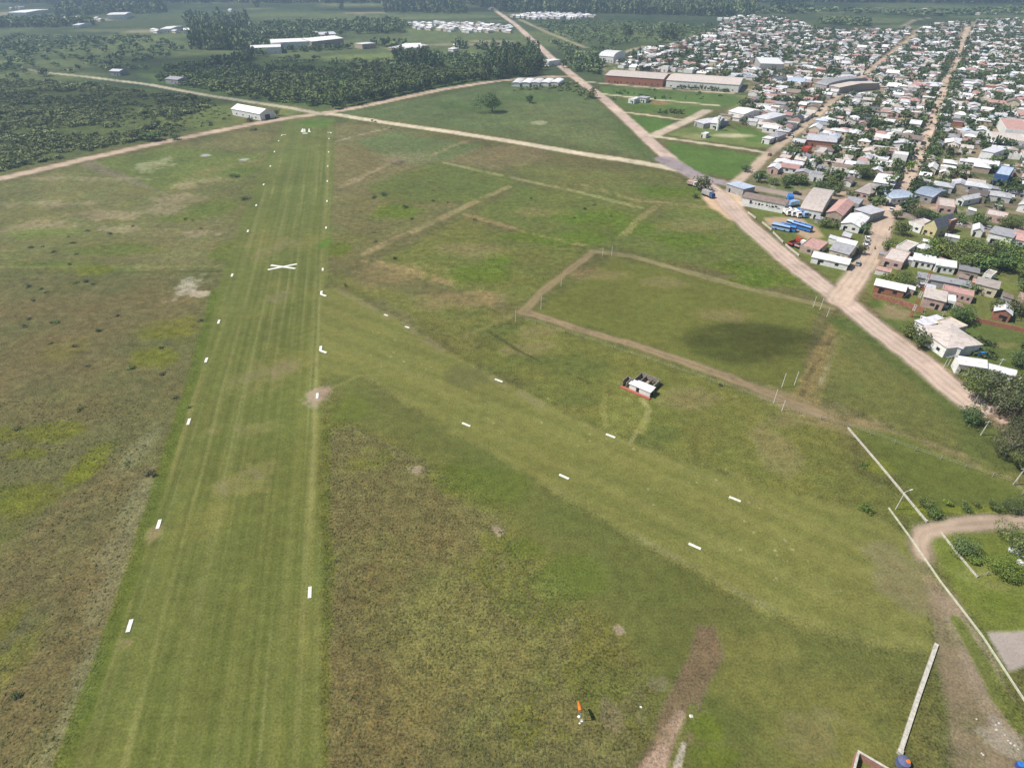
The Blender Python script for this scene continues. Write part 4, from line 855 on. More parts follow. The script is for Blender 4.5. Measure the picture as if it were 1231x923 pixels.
B('house', (766, 123), (776, 124), (778, 121), 3, 'mono', m_['white'], m_['r_zinc'], 'grey roofed hut just right of the small white hut', 'hut', wins=1)
B('shed', (842, 165.5), (848, 166.5), (849, 164), 2.4, 'flat', m_['white'], m_['r_white'], 'tiny white hut on the lawn by the pale track', 'hut', wins=0)
B('house', (915, 172.5), (924, 174), (927, 170), 2.8, 'mono', m_['white'], m_['r_white'], 'small bright white roofed shed at the lawn corner', 'shed', wins=0)
B('house', (922, 169), (933, 171), (938, 165), 3, 'hip', m_['greywall'], m_['r_grey'], 'grey roofed house behind the bright white shed at the lawn corner', 'house', wins=1)
B('house', (905, 148), (920, 151), (930, 142), 4, 'hip', m_['white'], m_['r_zinc'], 'pale hip roofed house at the town edge above the lawns', 'house', wins=2)
B('warehouse', (912, 86), (941, 87), (948, 79), 7, 'flat', m_['greywall'], m_['r_white'], 'big white flat roofed store in the middle of the town', 'store', wins=3)
B('warehouse', (979, 108), (992, 110.5), (1007, 98), 5, 'arch', m_['greywall'], m_['r_grey'], 'grey barrel roofed hall beside the rising dirt street', 'hall', rise=3, wins=0)
B('warehouse', (995, 110.5), (1007, 113), (1021, 101), 5, 'gable', m_['tanwall'], m_['r_tan'], 'tan roofed hall right of the grey barrel roofed hall', 'hall', rise=1.5, wins=0)
B('warehouse', (936, 181.5 - 2), (1001, 0), (0, 0), 1, 'flat', m_['white'], m_['r_white'], '', 'x') if False else None
B('warehouse', (968, 176), (1003, 179.5), (1008, 172), 4, 'gable', m_['brick'], m_['r_zinc'], 'long zinc roofed hall with reddish wall near the red awning', 'warehouse', rise=1.4, wins=0)
B('warehouse', (949, 103.5), (0, 0), (0, 0), 1, 'flat', m_['white'], m_['r_white'], '', 'x') if False else None
B('house', (945, 103.5), (965, 105), (968, 100), 4, 'gable', m_['bluewall'], m_['r_blue'], 'pale blue roofed building below the big white store', 'building', wins=1)
B('house', (962, 184), (970, 185.5), (972, 182.5), 3.0, 'flat', m_['redpaint'], m_['r_red'], 'bright red awning roof among white houses by the dirt street', 'house', wins=0)
B('warehouse', (1205, 165), (1236, 168), (1240, 155), 5, 'flat', m_['white'], m_['r_pink'], 'large salmon roofed hall with white walls at the right edge', 'hall', wins=5)
B('warehouse', (1190, 174), (1235, 178), (1238, 170), 3.5, 'flat', m_['white'], m_['r_tan'], 'long white walled building in front of the salmon roofed hall', 'building', wins=5)
B('house', (1174, 194), (1189, 197), (1192, 188), 5.5, 'mono', m_['white'], m_['r_zinc'], 'two storey white house with two dark windows', 'house', wins=2, door=False)
# ------------------------------------------------------------------ town: lots in blocks along the street grid
O = P(1079, 238); U = np.array([math.cos(R(56.2)), math.sin(R(56.2))]); Vv = np.array([U[1], -U[0]])
TOWN = [(905, 216), (948, 176), (905, 152), (868, 141), (905, 118), (898, 110), (908, 98), (880, 96), (820, 88), (748, 85), (742, 76), (760, 66), (800, 56), (850, 42), (872, 30), (905, 22), (945, 23), (985, 38), (1040, 37), (1090, 38), (1150, 27), (1232, 25), (1400, 25), (1500, 300), (1231, 282), (1170, 269), (1110, 260), (1000, 241), (930, 227)]
TW = W(TOWN)
_hp = {}
def house_proto(kind, wm, rm, det):
    key = (kind, wm, rm, det)
    if key in _hp: return _hp[key]
    X2, Y2, h, rise, oh = 4.0, 3.2, 2.7, 1.1, .3; wb = MB(); rb = MB(); parts = []
    if kind in ('gable',):
        wb.v += [(-X2, -Y2, 0), (X2, -Y2, 0), (X2, Y2, 0), (-X2, Y2, 0), (-X2, -Y2, h), (X2, -Y2, h), (X2, Y2, h), (-X2, Y2, h), (-X2, 0, h + rise), (X2, 0, h + rise)]
        wb.f += [(0, 1, 5, 4), (2, 3, 7, 6), (1, 2, 6, 9, 5), (3, 0, 4, 8, 7), (4, 5, 9, 8), (6, 7, 8, 9)]
        L = X2 + oh
        for sg in (-1, 1):
            q = [(-L, 0, h + rise + .03), (L, 0, h + rise + .03), (L, sg * (Y2 + oh), h - .08), (-L, sg * (Y2 + oh), h - .08)]
            kk = len(rb.v); rb.v += q + [(p[0], p[1], p[2] + .12) for p in q]; rb.f += [(kk, kk + 1, kk + 2, kk + 3), (kk + 7, kk + 6, kk + 5, kk + 4), (kk, kk + 4, kk + 5, kk + 1), (kk + 3, kk + 2, kk + 6, kk + 7), (kk, kk + 3, kk + 7, kk + 4), (kk + 1, kk + 5, kk + 6, kk + 2)]
    elif kind == 'ell':      # L plan with mono pitch and a lower wing
        wb.box(-X2, -Y2, 0, 1.2, Y2, h); wb.box(1.21, -Y2 + 1.2, 0, X2, Y2 - .6, h - .4)
        rb.prism([(-X2 - oh, -Y2 - oh), (1.4, -Y2 - oh), (1.4, Y2 + oh), (-X2 - oh, Y2 + oh)], .14, h + .02); rb.prism([(1.45, -Y2 + .9), (X2 + oh, -Y2 + .9), (X2 + oh, Y2 - .4), (1.45, Y2 - .4)], .12, h - .38)
    elif kind == 'hip':
        wb.box(-X2, -Y2, 0, X2, Y2, h); a, b_, e = X2 + oh, Y2 + oh, 1.2
        rb.v += [(-a, -b_, h + .02), (a, -b_, h + .02), (a, b_, h + .02), (-a, b_, h + .02), (-e, 0, h + rise), (e, 0, h + rise)]; rb.f += [(3, 2, 1, 0), (0, 1, 5, 4), (1, 2, 5), (2, 3, 4, 5), (3, 0, 4)]
    else:
        wb.box(-X2, -Y2, 0, X2, Y2, h); p = .2
        wb.box(-X2, -Y2, h + .002, X2, -Y2 + p, h + .4); wb.box(-X2, Y2 - p, h + .002, X2, Y2, h + .4); wb.box(-X2, -Y2 + p + .002, h + .002, -X2 + p, Y2 - p - .002, h + .4); wb.box(X2 - p, -Y2 + p + .002, h + .002, X2, Y2 - p - .002, h + .4)
        rb.box(-X2 + p + .01, -Y2 + p + .01, h + .01, X2 - p - .01, Y2 - p - .01, h + .15)
    parts = [('wall', wb.me('wall', M[wm])), ('roof', rb.me('roof', M[rm]))]
    if det:
        for s in (-1, 1):
            for x in (-2.4, -.2) if kind == 'ell' else (-2.4, 1.0): parts.append(('window', MB().box(x - .6, min(s * (Y2 + .05), s * (Y2 + .005)), 1.1, x + .6, max(s * (Y2 + .05), s * (Y2 + .005)), 2.1).me('window', M['glass'])))
        parts.append(('door', MB().box(-X2 - .05, -.5, .02, -X2 - .005, .5, 2.1).me('door', M['dark'])))
    _hp[key] = parts; return parts
WM = ['white'] * 9 + ['cream'] * 3 + ['pinkwall', 'pinkwall', 'greywall', 'tanwall', 'tanwall', 'brick']
RM = ['r_white'] * 12 + ['r_zinc'] * 7 + ['r_tan'] * 6 + ['r_grey'] * 3 + ['r_pink'] * 5 + ['r_brown', 'r_brown', 'r_dark', 'r_blue']
ROOFW = dict(r_white='white', r_zinc='pale zinc', r_tan='tan', r_grey='grey', r_pink='faded red', r_brown='brown', r_dark='dark grey', r_red='bright red', r_blue='pale blue')
WALLW = dict(white='white', cream='cream', pinkwall='pinkish', greywall='grey', tanwall='bare block', brick='red brick')
PL_U, PL_V = 95.0, 73.0
def town_lots():
    out = []; trees_ = []; rs = random.Random(5)
    for bi in range(0, 15):
        for bj in range(-8, 12):
            for ku in range(10):
                for kv in range(8):
                    u = bi * PL_U + 5 + (ku + .5) * (PL_U - 9) / 10; v = bj * PL_V + 5 + (kv + .5) * (PL_V - 9) / 8
                    u += rs.uniform(-1.4, 1.4); v += rs.uniform(-1.4, 1.4)
                    p = O + U * u + Vv * v; r_ = rs.random(); out.append((p[0], p[1], bi, bj, ku, kv, r_, rs.random(), rs.random(), rs.random()))
    a = np.array(out); k = inpoly(TW, a[:, 0], a[:, 1]); a = a[k]
    px, py = proj(a[:, 0], a[:, 1]); k = (px > -30) & (px < 1265) & (py > 20); a = a[k]
    k = clear_of(a[:, :2], 4.5) & (road_dist(a[:, :2]) > 3.6); a = a[k]
    return a[np.argsort(np.hypot(a[:, 0], a[:, 1]))]
lots = town_lots()
green = fbm(lots[:, 0], lots[:, 1], 45, 400, 3)
house_rows = [r for r, g in zip(lots, green) if r[6] < .70 - .25 * (g > .25)]
tree_rows = [r for r, g in zip(lots, green) if not (r[6] < .70 - .25 * (g > .25)) and r[6] < .97]
def ordn(n): return ['first', 'second', 'third', 'fourth', 'fifth', 'sixth', 'seventh', 'eighth', 'ninth', 'tenth', 'eleventh', 'twelfth', 'thirteenth', 'fourteenth', 'fifteenth'][min(n, 14)]
cnt = {}
NIND = 235
far_parts = {}
for i, r in enumerate(house_rows):
    x, y, bi, bj, ku, kv, r6, r7, r8, r9 = r; bi, bj = int(bi), int(bj); rs = random.Random(i * 7 + 3)
    wm = rs.choice(WM); rm = rs.choice(RM); kind = rs.choice(['gable', 'gable', 'gable', 'flat', 'ell', 'hip']); 
    if kind == 'flat' and rm in ('r_red', 'r_blue', 'r_pink', 'r_dark'): rm = 'r_tan'
    sx = .66 + .72 * r7; sy = .72 + .66 * r8; sz = .85 + .35 * r9 + (.8 if rs.random() < .04 else 0)
    if rs.random() < .07: sx *= 1.5; sy *= 1.25
    rz = R(56.2) + (math.pi / 2 if rs.random() < .5 else 0) + rs.uniform(-.05, .05) + math.pi * (rs.random() < .5)
    if i < NIND:
        row = ordn(bi); k_ = bj if bj >= 0 else -bj - 1
        colw = f'{ordn(k_)} column {"left" if bj < 0 else "right"} of street'
        kk = (ROOFW[rm], kind, bi, bj); cnt[kk] = cnt.get(kk, 0) + 1; nth = '' if cnt[kk] == 1 else ordn(cnt[kk] - 1) + ' '
        lab = f'{nth}{WALLW[wm]} house, {ROOFW[rm]} {dict(gable="gabled", flat="flat", ell="stepped", hip="hipped")[kind]} roof, {row} block back, {colw}'
        root = empty('house', (x, y, 0), rz, (sx, sy, sz)); tag(root, ' '.join(lab.split()[:30]), 'house', 'small houses of the town blocks')
        for nm, me in house_proto(kind, wm, rm, i < 110): link(nm, me, root)
    else:
        ca, sa = math.cos(rz), math.sin(rz)
        for nm, me in house_proto(kind, wm, rm, False):
            V = np.array([v.co[:] for v in me.vertices]) * (sx, sy, sz); V2 = np.stack([V[:, 0] * ca - V[:, 1] * sa + x, V[:, 0] * sa + V[:, 1] * ca + y, V[:, 2]], 1)
            far_parts.setdefault(me.materials[0].name, []).append((V2, [tuple(p.vertices) for p in me.polygons]))
def join_stuff(name, parts, label):
    V = []; F = []; MI = []; mats = list(parts.keys()); off = 0
    for mi, mn in enumerate(mats):
        for v, f in parts[mn]: V.append(v); F += [tuple(a + off for a in q) for q in f]; MI += [mi] * len(f); off += len(v)
    me = bpy.data.meshes.new(name); me.from_pydata(np.concatenate(V).tolist(), [], F)
    for mn in mats: me.materials.append(bpy.data.materials[mn])
    me.polygons.foreach_set('material_index', np.array(MI, np.int32)); me.update(); return tag(link(name, me), label, kind='stuff')
# the two distant settlements and other scattered far houses join the mass
SETT = [[(490, 30), (520, 28), (575, 30), (612, 33), (618, 40), (560, 40), (500, 36)], [(614, 21), (650, 17), (700, 18), (718, 21), (690, 24), (640, 24)], [(640, 20), (700, 19), (700, 21)], [(865, 25), (900, 20), (915, 22), (900, 27)]]
rs = random.Random(9)
def far_house(x, y, i, sc_=1.0):
    wm = rs.choice(['white', 'white', 'cream']); rm = rs.choice(['r_white', 'r_white', 'r_zinc', 'r_tan']); rz = R(56) + rs.choice((0, math.pi / 2)); ca, sa = math.cos(rz), math.sin(rz)
    for nm, me in house_proto(rs.choice(['gable', 'hip']), wm, rm, False):
        V = np.array([v.co[:] for v in me.vertices]) * (1.1 * sc_, 1.1 * sc_, 1.2); V2 = np.stack([V[:, 0] * ca - V[:, 1] * sa + x, V[:, 0] * sa + V[:, 1] * ca + y, V[:, 2]], 1)
        far_parts.setdefault(me.materials[0].name, []).append((V2, [tuple(p.vertices) for p in me.polygons]))
for pl in SETT:
    for i, p in enumerate(scatter(pl, 12.5, 70 + len(pl))):
        if rs.random() < .8: far_house(p[0], p[1], i)
for (x, y) in [(80, 24), (92, 23), (104, 25), (112, 26), (118, 24), (122, 26), (186, 38), (190, 40), (212, 40), (242, 41), (15, 12), (22, 10), (26, 11), (510, 58), (480, 60), (474, 61), (1111, 13), (1175, 18), (1148, 2), (1190, 16), (1195, 17), (278, 14), (272, 40), (308, 61), (380, 42), (486, 58), (550, 58), (556, 57), (590, 12), (545, 62)]: 
    p = P(x, y); far_house(p[0], p[1], 0, 1.2)
join_stuff('far_houses', far_parts, 'dense mass of small white and grey roofed houses filling the distant town')

# ------------------------------------------------------------------ trees: single ones read off the photo
TR = [ # x, y foot, crown width px, height m, kind, leaf, label
 (592, 135, 26, 15, 'round', L_dark, 'lone large dark tree in the green triangle field'),
 (637, 124, 10, 7, 'round', L_dark, 'small dark tree right of the lone large tree'),
 (1151, 388, 35, 6.5, 'round', L_green, 'big round green tree right of the pale pinkish house'),
 (1090, 404, 20, 5, 'round', L_green, 'round green tree left of the large tan roofed house'),
 (1104, 418, 22, 6, 'round', L_dark, 'dark tree against the front of the large tan roofed house'),
 (1172, 474, 42, 8, 'spread', L_green, 'broad tree in front of the white gabled house'),
 (1198, 492, 48, 11, 'spread', L_olive, 'large olive tree at the bend of the main road'),
 (1222, 500, 46, 11, 'spread', L_olive, 'large olive tree right of the broad bend tree'),
 (1163, 507, 28, 6, 'round', L_dark, 'dark tree at the very end of the main road'),
 (1236, 480, 36, 10, 'spread', L_dark, 'dark tree at the right edge above the bend'),
 (1228, 535, 40, 10, 'spread', L_olive, 'sparse olive tree over the bare ground at the right edge'),
 (1208, 548, 34, 8, 'spread', L_olive, 'thin brownish olive tree above the fence corner'),
 (1226, 562, 28, 6, 'spread', L_dark, 'dark low tree beside the fence corner pole'),
 (1157, 662, 32, 3.6, 'round', L_dark, 'dark bushy tree behind the near pale kerb'),
 (1203, 690, 38, 3.6, 'round', L_lime, 'bright green low tree in the fenced garden'),
 (1226, 668, 40, 6.5, 'round', L_dark, 'tall dark green tree at the right edge beside the garden'),
 (1170, 676, 16, 1.6, 'round', L_lime, 'small bright green sapling in the fenced garden'),
 (1183, 672, 7, 1.0, 'round', L_green, 'tiny sapling between the garden trees'),
 (1040, 613, 15, 2.0, 'round', L_lime, 'lone bright yellow green bush left of the lamp post'),
 (1109, 608, 15, 2.4, 'round', L_green, 'left small tree at the end of the white line wall'),
 (1120, 621, 18, 2.6, 'round', L_green, 'right small tree at the end of the white line wall'),
 (1139, 607, 10, 1.4, 'round', L_lime, 'leftmost sapling of the row above the driveway'),
 (1159, 612, 14, 1.8, 'round', L_green, 'second sapling of the row above the driveway'),
 (1174, 608, 9, 1.2, 'round', L_green, 'third sapling of the row above the driveway'),
 (1193, 611, 16, 2.0, 'round', L_green, 'fourth sapling of the row above the driveway'),
 (1214, 614, 26, 3.2, 'round', L_dark, 'biggest dark sapling of the row above the driveway'),
 (843, 229, 24, 7.5, 'round', L_olive, 'olive tree beside the parked truck at the junction'),
 (848, 222, 10, 4.5, 'round', L_dark, 'smaller dark tree behind the olive junction tree'),
 (836, 238, 9, 2.5, 'round', L_green, 'bush at the foot of the junction tree'),
 (896, 206, 13, 3.6, 'round', L_dark, 'dark tree on the corner of the big lawn by the dirt street'),
 (990, 273, 20, 5, 'round', L_dark, 'dark tree in front of the curved roof barn'),
 (1037, 281, 15, 5, 'round', L_dark, 'dark tree beside the white shed facing the street'),
 (1005, 274, 7, 3, 'round', L_green, 'small tree between the barns'),
 (1035, 306, 13, 4.5, 'round', L_olive, 'olive tree by the white gabled house cluster'),
 (976, 301, 9, 3, 'round', L_green, 'small green tree beside the pinkish flat house'),
 (1062, 340, 18, 4.5, 'round', L_lime, 'yellow green tree on the street corner'),
 (1084, 345, 28, 6.5, 'round', L_green, 'large green tree right of the yellow green corner tree'),
 (1067, 300, 15, 5, 'round', L_green, 'green tree on the street verge by the small white house'),
 (1082, 283, 20, 6.5, 'round', L_green, 'tall green tree at the street junction'),
 (1077, 263, 13, 4.5, 'round', L_dark, 'dark tree exactly on the street crossing corner'),
 (1196, 376, 22, 6, 'round', L_green, 'green tree above the red walled shed'),
 (1218, 378, 22, 6, 'round', L_olive, 'olive tree above the brick boundary wall'),
 (1164, 352, 18, 4, 'round', L_green, 'green tree behind the long pinkish house'),
 (1142, 346, 10, 3, 'round', L_green, 'small tree by the very long grey shed'),
 (1233, 352, 22, 6, 'round', L_dark, 'dark tree at the right edge above the brick wall'),
 (1222, 440, 28, 6, 'round', L_dark, 'dark tree at the right edge in the shaded garden'),
 (1231, 425, 18, 5, 'round', L_dark, 'second dark tree at the right edge higher in the garden'),
 (1190, 424, 10, 1.6, 'round', L_green, 'clipped bush at the end of the garden hedge'),
 (1102, 262, 26, 6, 'round', L_dark, 'broad dark tree right of the crossing'),
 (1120, 266, 16, 5, 'round', L_dark, 'dark tree above the dark slate roof'),
 (1152, 268, 18, 5, 'round', L_dark, 'left dark tree of the pair on the street by the right'),
 (1174, 270, 22, 5.5, 'round', L_green, 'green tree of the pair on the street by the right'),
 (1214, 276, 30, 6, 'round', L_green, 'large green tree overhanging the street at the right'),
 (1098, 229, 20, 6, 'round', L_dark, 'dark tree above the dull pale blue roof'),
 (1118, 232, 18, 5, 'round', L_dark, 'second dark tree above the dull pale blue roof'),
 (1078, 219, 12, 7, 'round', L_dark, 'dark street tree opposite the white roofed house'),
 (1092, 206, 12, 7, 'round', L_lime, 'bright green street tree on the tree lined street'),
 (1036, 214, 28, 8, 'round', L_green, 'broad green tree pair behind the corner houses'),
 (1000, 220, 20, 6, 'round', L_green, 'green tree behind the street near the barns'),
 (984, 228, 14, 5, 'round', L_dark, 'dark tree by the street behind the barns'),
 (963, 222, 18, 6, 'round', L_green, 'green tree above the long white building'),
 (915, 214, 14, 4.5, 'round', L_dark, 'dark tree at the foot of the rising dirt street'),
 (944, 226, 10, 4, 'round', L_dark, 'dark tree on the street above the lettering'),
 (712, 118, 12, 9, 'tall', L_olive, 'olive tree overhanging the main road bend'),
 (677, 82, 9, 9, 'round', L_dark, 'dark tree at the far road bend by the white kiosk'),
 (165, 167, 16, 6, 'round', L_olive, 'grey leafless looking tree at the bushland edge'),
 (185, 169, 24, 6, 'round', L_green, 'bright green tree clump at the bushland edge'),
 (210, 168, 14, 4, 'round', L_dark, 'dark tree at the right tip of the bushland'),
 (301, 146, 9, 3, 'round', L_olive, 'small olive bush in front of the hangar'),
 (333, 139, 7, 4.5, 'round', L_dark, 'dark tree at the open end of the hangar'),
 (306, 157, 6, 2, 'bush', L_olive, 'round brownish bush across the road from the hangar'),
 (54, 92, 14, 9, 'round', L_dark, 'lone dark tree beside the far left end of the track'),
 (20, 95, 9, 6, 'round', L_dark, 'smaller dark tree at the far left field'),
 (310, 9, 8, 22, 'tall', L_forest, 'left tall far tree on the horizon field'),
 (410, 11, 8, 20, 'tall', L_forest, 'right tall far tree on the horizon field'),
 (20, 838, 9, 1.0, 'bush', L_green, 'small green shrub near the bottom left corner'),
 (98, 492, 8, 1.0, 'bush', L_green, 'small green shrub alone in the brown left pasture'),
 (449, 238, 6, 1.4, 'bush', L_dark, 'left dark shrub of three near the runway'),
 (462, 234, 8, 1.6, 'bush', L_dark, 'broad dark shrub, topmost of three near the runway'),
 (485, 250, 7, 1.6, 'bush', L_dark, 'lowest dark shrub of three near the runway'),
 (281, 213, 10, 2, 'bush', L_green, 'green shrub beside the runway puddle'),
 (296, 240, 8, 2.2, 'bush', L_dark, 'dark bush on the runway edge fence line'),
]
for k, (x, y, wpx, h, kind, leaf, lab) in enumerate(TR):
    p = P(x, y); wm_ = wpx / ppm(y); n = 2600 if wm_ * ppm(y) > 24 else 600 if wm_ * ppm(y) > 12 else 240
    if (1157 <= x <= 1215) and y < 570 and kind == 'spread': tree(p[0], p[1], wm_, h, kind, leaf, lab, None, 2400, bark=M['palebark'])
    else: tree(p[0], p[1], wm_, h, kind, leaf, lab, None, n)
# shrubs dotted over the pasture
SH = [(51, 297), (65, 303), (83, 318), (82, 285), (88, 293), (105, 278), (92, 306), (132, 281), (222, 264), (231, 265), (242, 275), (38, 298), (50, 347), (55, 352), (33, 345), (40, 361), (112, 342), (105, 338), (90, 340), (140, 380), (62, 388), (68, 388), (195, 418), (105, 440), (157, 443), (196, 450), (34, 384), (120, 398), (30, 392), (210, 478), (228, 490), (178, 570), (186, 572), (155, 556), (20, 515), (90, 417), (60, 413), (475, 312), (452, 291), (480, 268), (494, 264), (520, 242), (638, 239), (470, 405 - 250), (496, 263), (415, 344), (690, 262), (702, 252), (715, 247), (735, 260), (538, 244), (570, 264), (864, 464), (450, 280), (1040, 560), (240, 386), (160, 272)]
for k, (x, y) in enumerate(SH):
    p = P(x, y); tree(p[0], p[1], 1.0 + .9 * ((k * 37) % 10) / 10, .7 + .5 * ((k * 17) % 10) / 10, 'bush', L_olive if k % 3 else L_green, 'low dark shrub dotting the rough pasture beside the runway', 'low shrubs dotted over the rough pasture', 120)
# groves of countable trees
def grove(px, sp_, w_, h_, kind, leaves, label, group, seed, n=260, edge=2.0, cap=999, pad=1.5, name=None):
    pts = scatter(px, sp_, seed); pts = pts[(road_dist(pts) > edge) & clear_of(pts, pad)][:cap]; rg = random.Random(seed)
    for p in pts: tree(p[0], p[1], w_ * rg.uniform(.75, 1.3), h_ * rg.uniform(.75, 1.25), kind, rg.choice(leaves), label, group, n, name=name)
    return len(pts)
nt1 = grove([(1108, 300), (1140, 292), (1175, 300), (1235, 305), (1260, 335), (1215, 338), (1150, 322), (1112, 318)], 6.0, 7.5, 6.5, 'round', [L_green, L_green, L_dark, L_lime], 'rounded green tree packed in the dense grove behind the long white houses', 'trees of the dense grove', 5, 700)
nt2 = grove([(583, 97), (590, 74), (640, 66), (652, 80), (645, 93), (610, 96)], 9, 9, 17, 'tall', [L_forest], 'tall dark eucalyptus in the grove left of the main road', 'eucalyptus grove beside the road', 6, 300)
nt3 = grove([(465, 76), (470, 70), (505, 68), (530, 78), (522, 84), (480, 80)], 15, 10, 15, 'round', [L_forest, L_dark], 'tall dark tree in the clump in front of the white curved shed', 'dark tree clump by the curved shed', 7, 260)
nt4 = grove([(746, 50), (765, 48), (766, 43), (750, 42)], 20, 12, 14, 'round', [L_forest], 'tree of the left dark clump before the far town', 'left dark clump before the town', 8, 200)
nt5 = grove([(790, 52), (812, 50), (812, 40), (793, 40)], 20, 12, 16, 'tall', [L_forest], 'tall tree of the right dark clump before the far town', 'right dark clump before the town', 9, 200)
nt6 = grove([(925, 16), (970, 17), (975, 11), (930, 9)], 42, 26, 20, 'round', [L_forest], 'big dark tree in the clump above the far edge of town', 'dark clump above the town', 10, 200)
nt6 += grove([(1004, 22), (1018, 22), (1018, 17)], 30, 20, 20, 'round', [L_forest], 'lone dark tree in the field behind the town', 'field trees behind the town', 11, 200)
nt6 += grove([(900, 223), (960, 231), (1000, 238), (1050, 246), (1056, 236), (1000, 226), (940, 214), (915, 205)], 9.5, 5.6, 4.8, 'round', [L_green, L_dark, L_dark], 'rounded tree in the strip of trees above the brown street', 'trees in the strip above the brown street', 12, 320, edge=1.5)
# street trees along the tree lined street, then yard trees nearest first
budget = 300 - 75 - 56 - nt1 - nt2 - nt3 - nt4 - nt5 - nt6
sline = W([(1068, 256), (1081, 232), (1103, 188), (1116, 156), (1127, 127), (1136, 100), (1150, 72), (1157, 50)]); st = []
for k in range(len(sline) - 1):
    d = sline[k + 1] - sline[k]; L = np.linalg.norm(d); d /= L; nn = np.array([-d[1], d[0]])
    for t in np.arange(0, L, 6.0):
        for s in (-1, 1):
            if rng.random() < .72: st.append(sline[k] + d * t + nn * s * (5.6 + 1.4 * rng.random()))
st = np.array(st); ystr = 0
yard = np.array([r[:2] for r in tree_rows]); extra = np.array([r[:2] + rng.uniform(-4.2, 4.2, 2) for r in tree_rows + house_rows if rng.random() < .48])
yard = np.concatenate([yard, extra]); yard = yard[(road_dist(yard) > 1.5) & clear_of(yard, 1)]
allt = np.concatenate([st, yard]); isst = np.arange(len(allt)) < len(st); o_ = np.argsort(np.hypot(allt[:, 0], allt[:, 1])); allt = allt[o_]; isst = isst[o_]
for k in range(min(budget, len(allt))):
    p = allt[k]; rg = random.Random(k); w_ = rg.uniform(3.6, 6.8); lf = rg.choice([L_green, L_dark, L_dark, L_lime if rg.random() < .4 else L_green])
    if isst[k]: tree(p[0], p[1], w_ * .9, rg.uniform(5, 7), 'round', lf, 'green street tree standing in the rows along the tree lined dirt street', 'street trees of the tree lined street', 260)
    else: tree(p[0], p[1], w_, rg.uniform(3.8, 6.5), 'round', lf, 'rounded green yard tree among the small houses of the town', 'yard trees among the town houses', 300)
rest = allt[budget:]
mass('far_trees', rest, np.full(len(rest), 6.0), np.full(len(rest), 5.2), 'round', 80, L_dark, 'countless yard and street trees among the distant houses')
# bushland, plantations and far woods
BUSHP = [(-160, 200), (-160, 99), (0, 99), (60, 99), (180, 110), (250, 121), (262, 128), (222, 140), (215, 150), (222, 158), (150, 174), (0, 206), (-160, 240)]
p = scatter(BUSHP, 3.6, 21); dn = fbm(p[:, 0], p[:, 1], 34, 410, 3); p = p[(dn + rng.random(len(p)) * .6 > .08) & (road_dist(p) > 3)]
big = fbm(p[:, 0], p[:, 1], 20, 415, 2)
mass('bushland', p, 4.6 + 2.2 * big, 2.6 + 1.6 * big, 'bush', 90, L_scrub, 'tangled dark green scrub and bushes covering the land left of the road', .3)
p = scatter([(222, 158), (215, 150), (222, 140), (262, 128), (275, 132), (276, 146)], 8, 22); mass('thicket', p, np.full(len(p), 2.6), np.full(len(p), 1.2), 'bush', 60, L_scrub, 'sparse low scrub on the grass left of the hangar')
PLANT = [[(190, 97), (250, 110), (345, 124), (392, 130), (450, 119), (530, 102), (585, 92), (592, 78), (530, 84), (455, 82), (400, 84), (330, 80), (250, 76), (200, 82)]]
for k, pl in enumerate(PLANT):
    p = scatter(pl, 6.0, 30 + k, .4); dn = fbm(p[:, 0], p[:, 1], 40, 420, 3); p = p[(road_dist(p) > 3) & clear_of(p, 3) & (dn + rng.random(len(p)) * .7 > .05)]
    mass('plantation', p, np.full(len(p), 6.4), np.full(len(p), 4.4), 'round', 60, L_green, 'dense green orchard plantation between the road and the warehouses')
hd = []
for a, b in [((404, 131), (450, 120)), ((450, 120), (530, 103.5)), ((530, 103.5), (590, 93))]:
    a, b = P(*a), P(*b); L = np.linalg.norm(b - a)
    for t in np.arange(0, L, 4): hd.append(a + (b - a) * t / L + rng.uniform(-1.2, 1.2, 2))
hd = np.array(hd); mass('hedge_row', hd, np.full(len(hd), 6.0), np.full(len(hd), 7.0), 'round', 90, L_dark, 'dark hedge of tall bushes lining the road edge of the plantation')
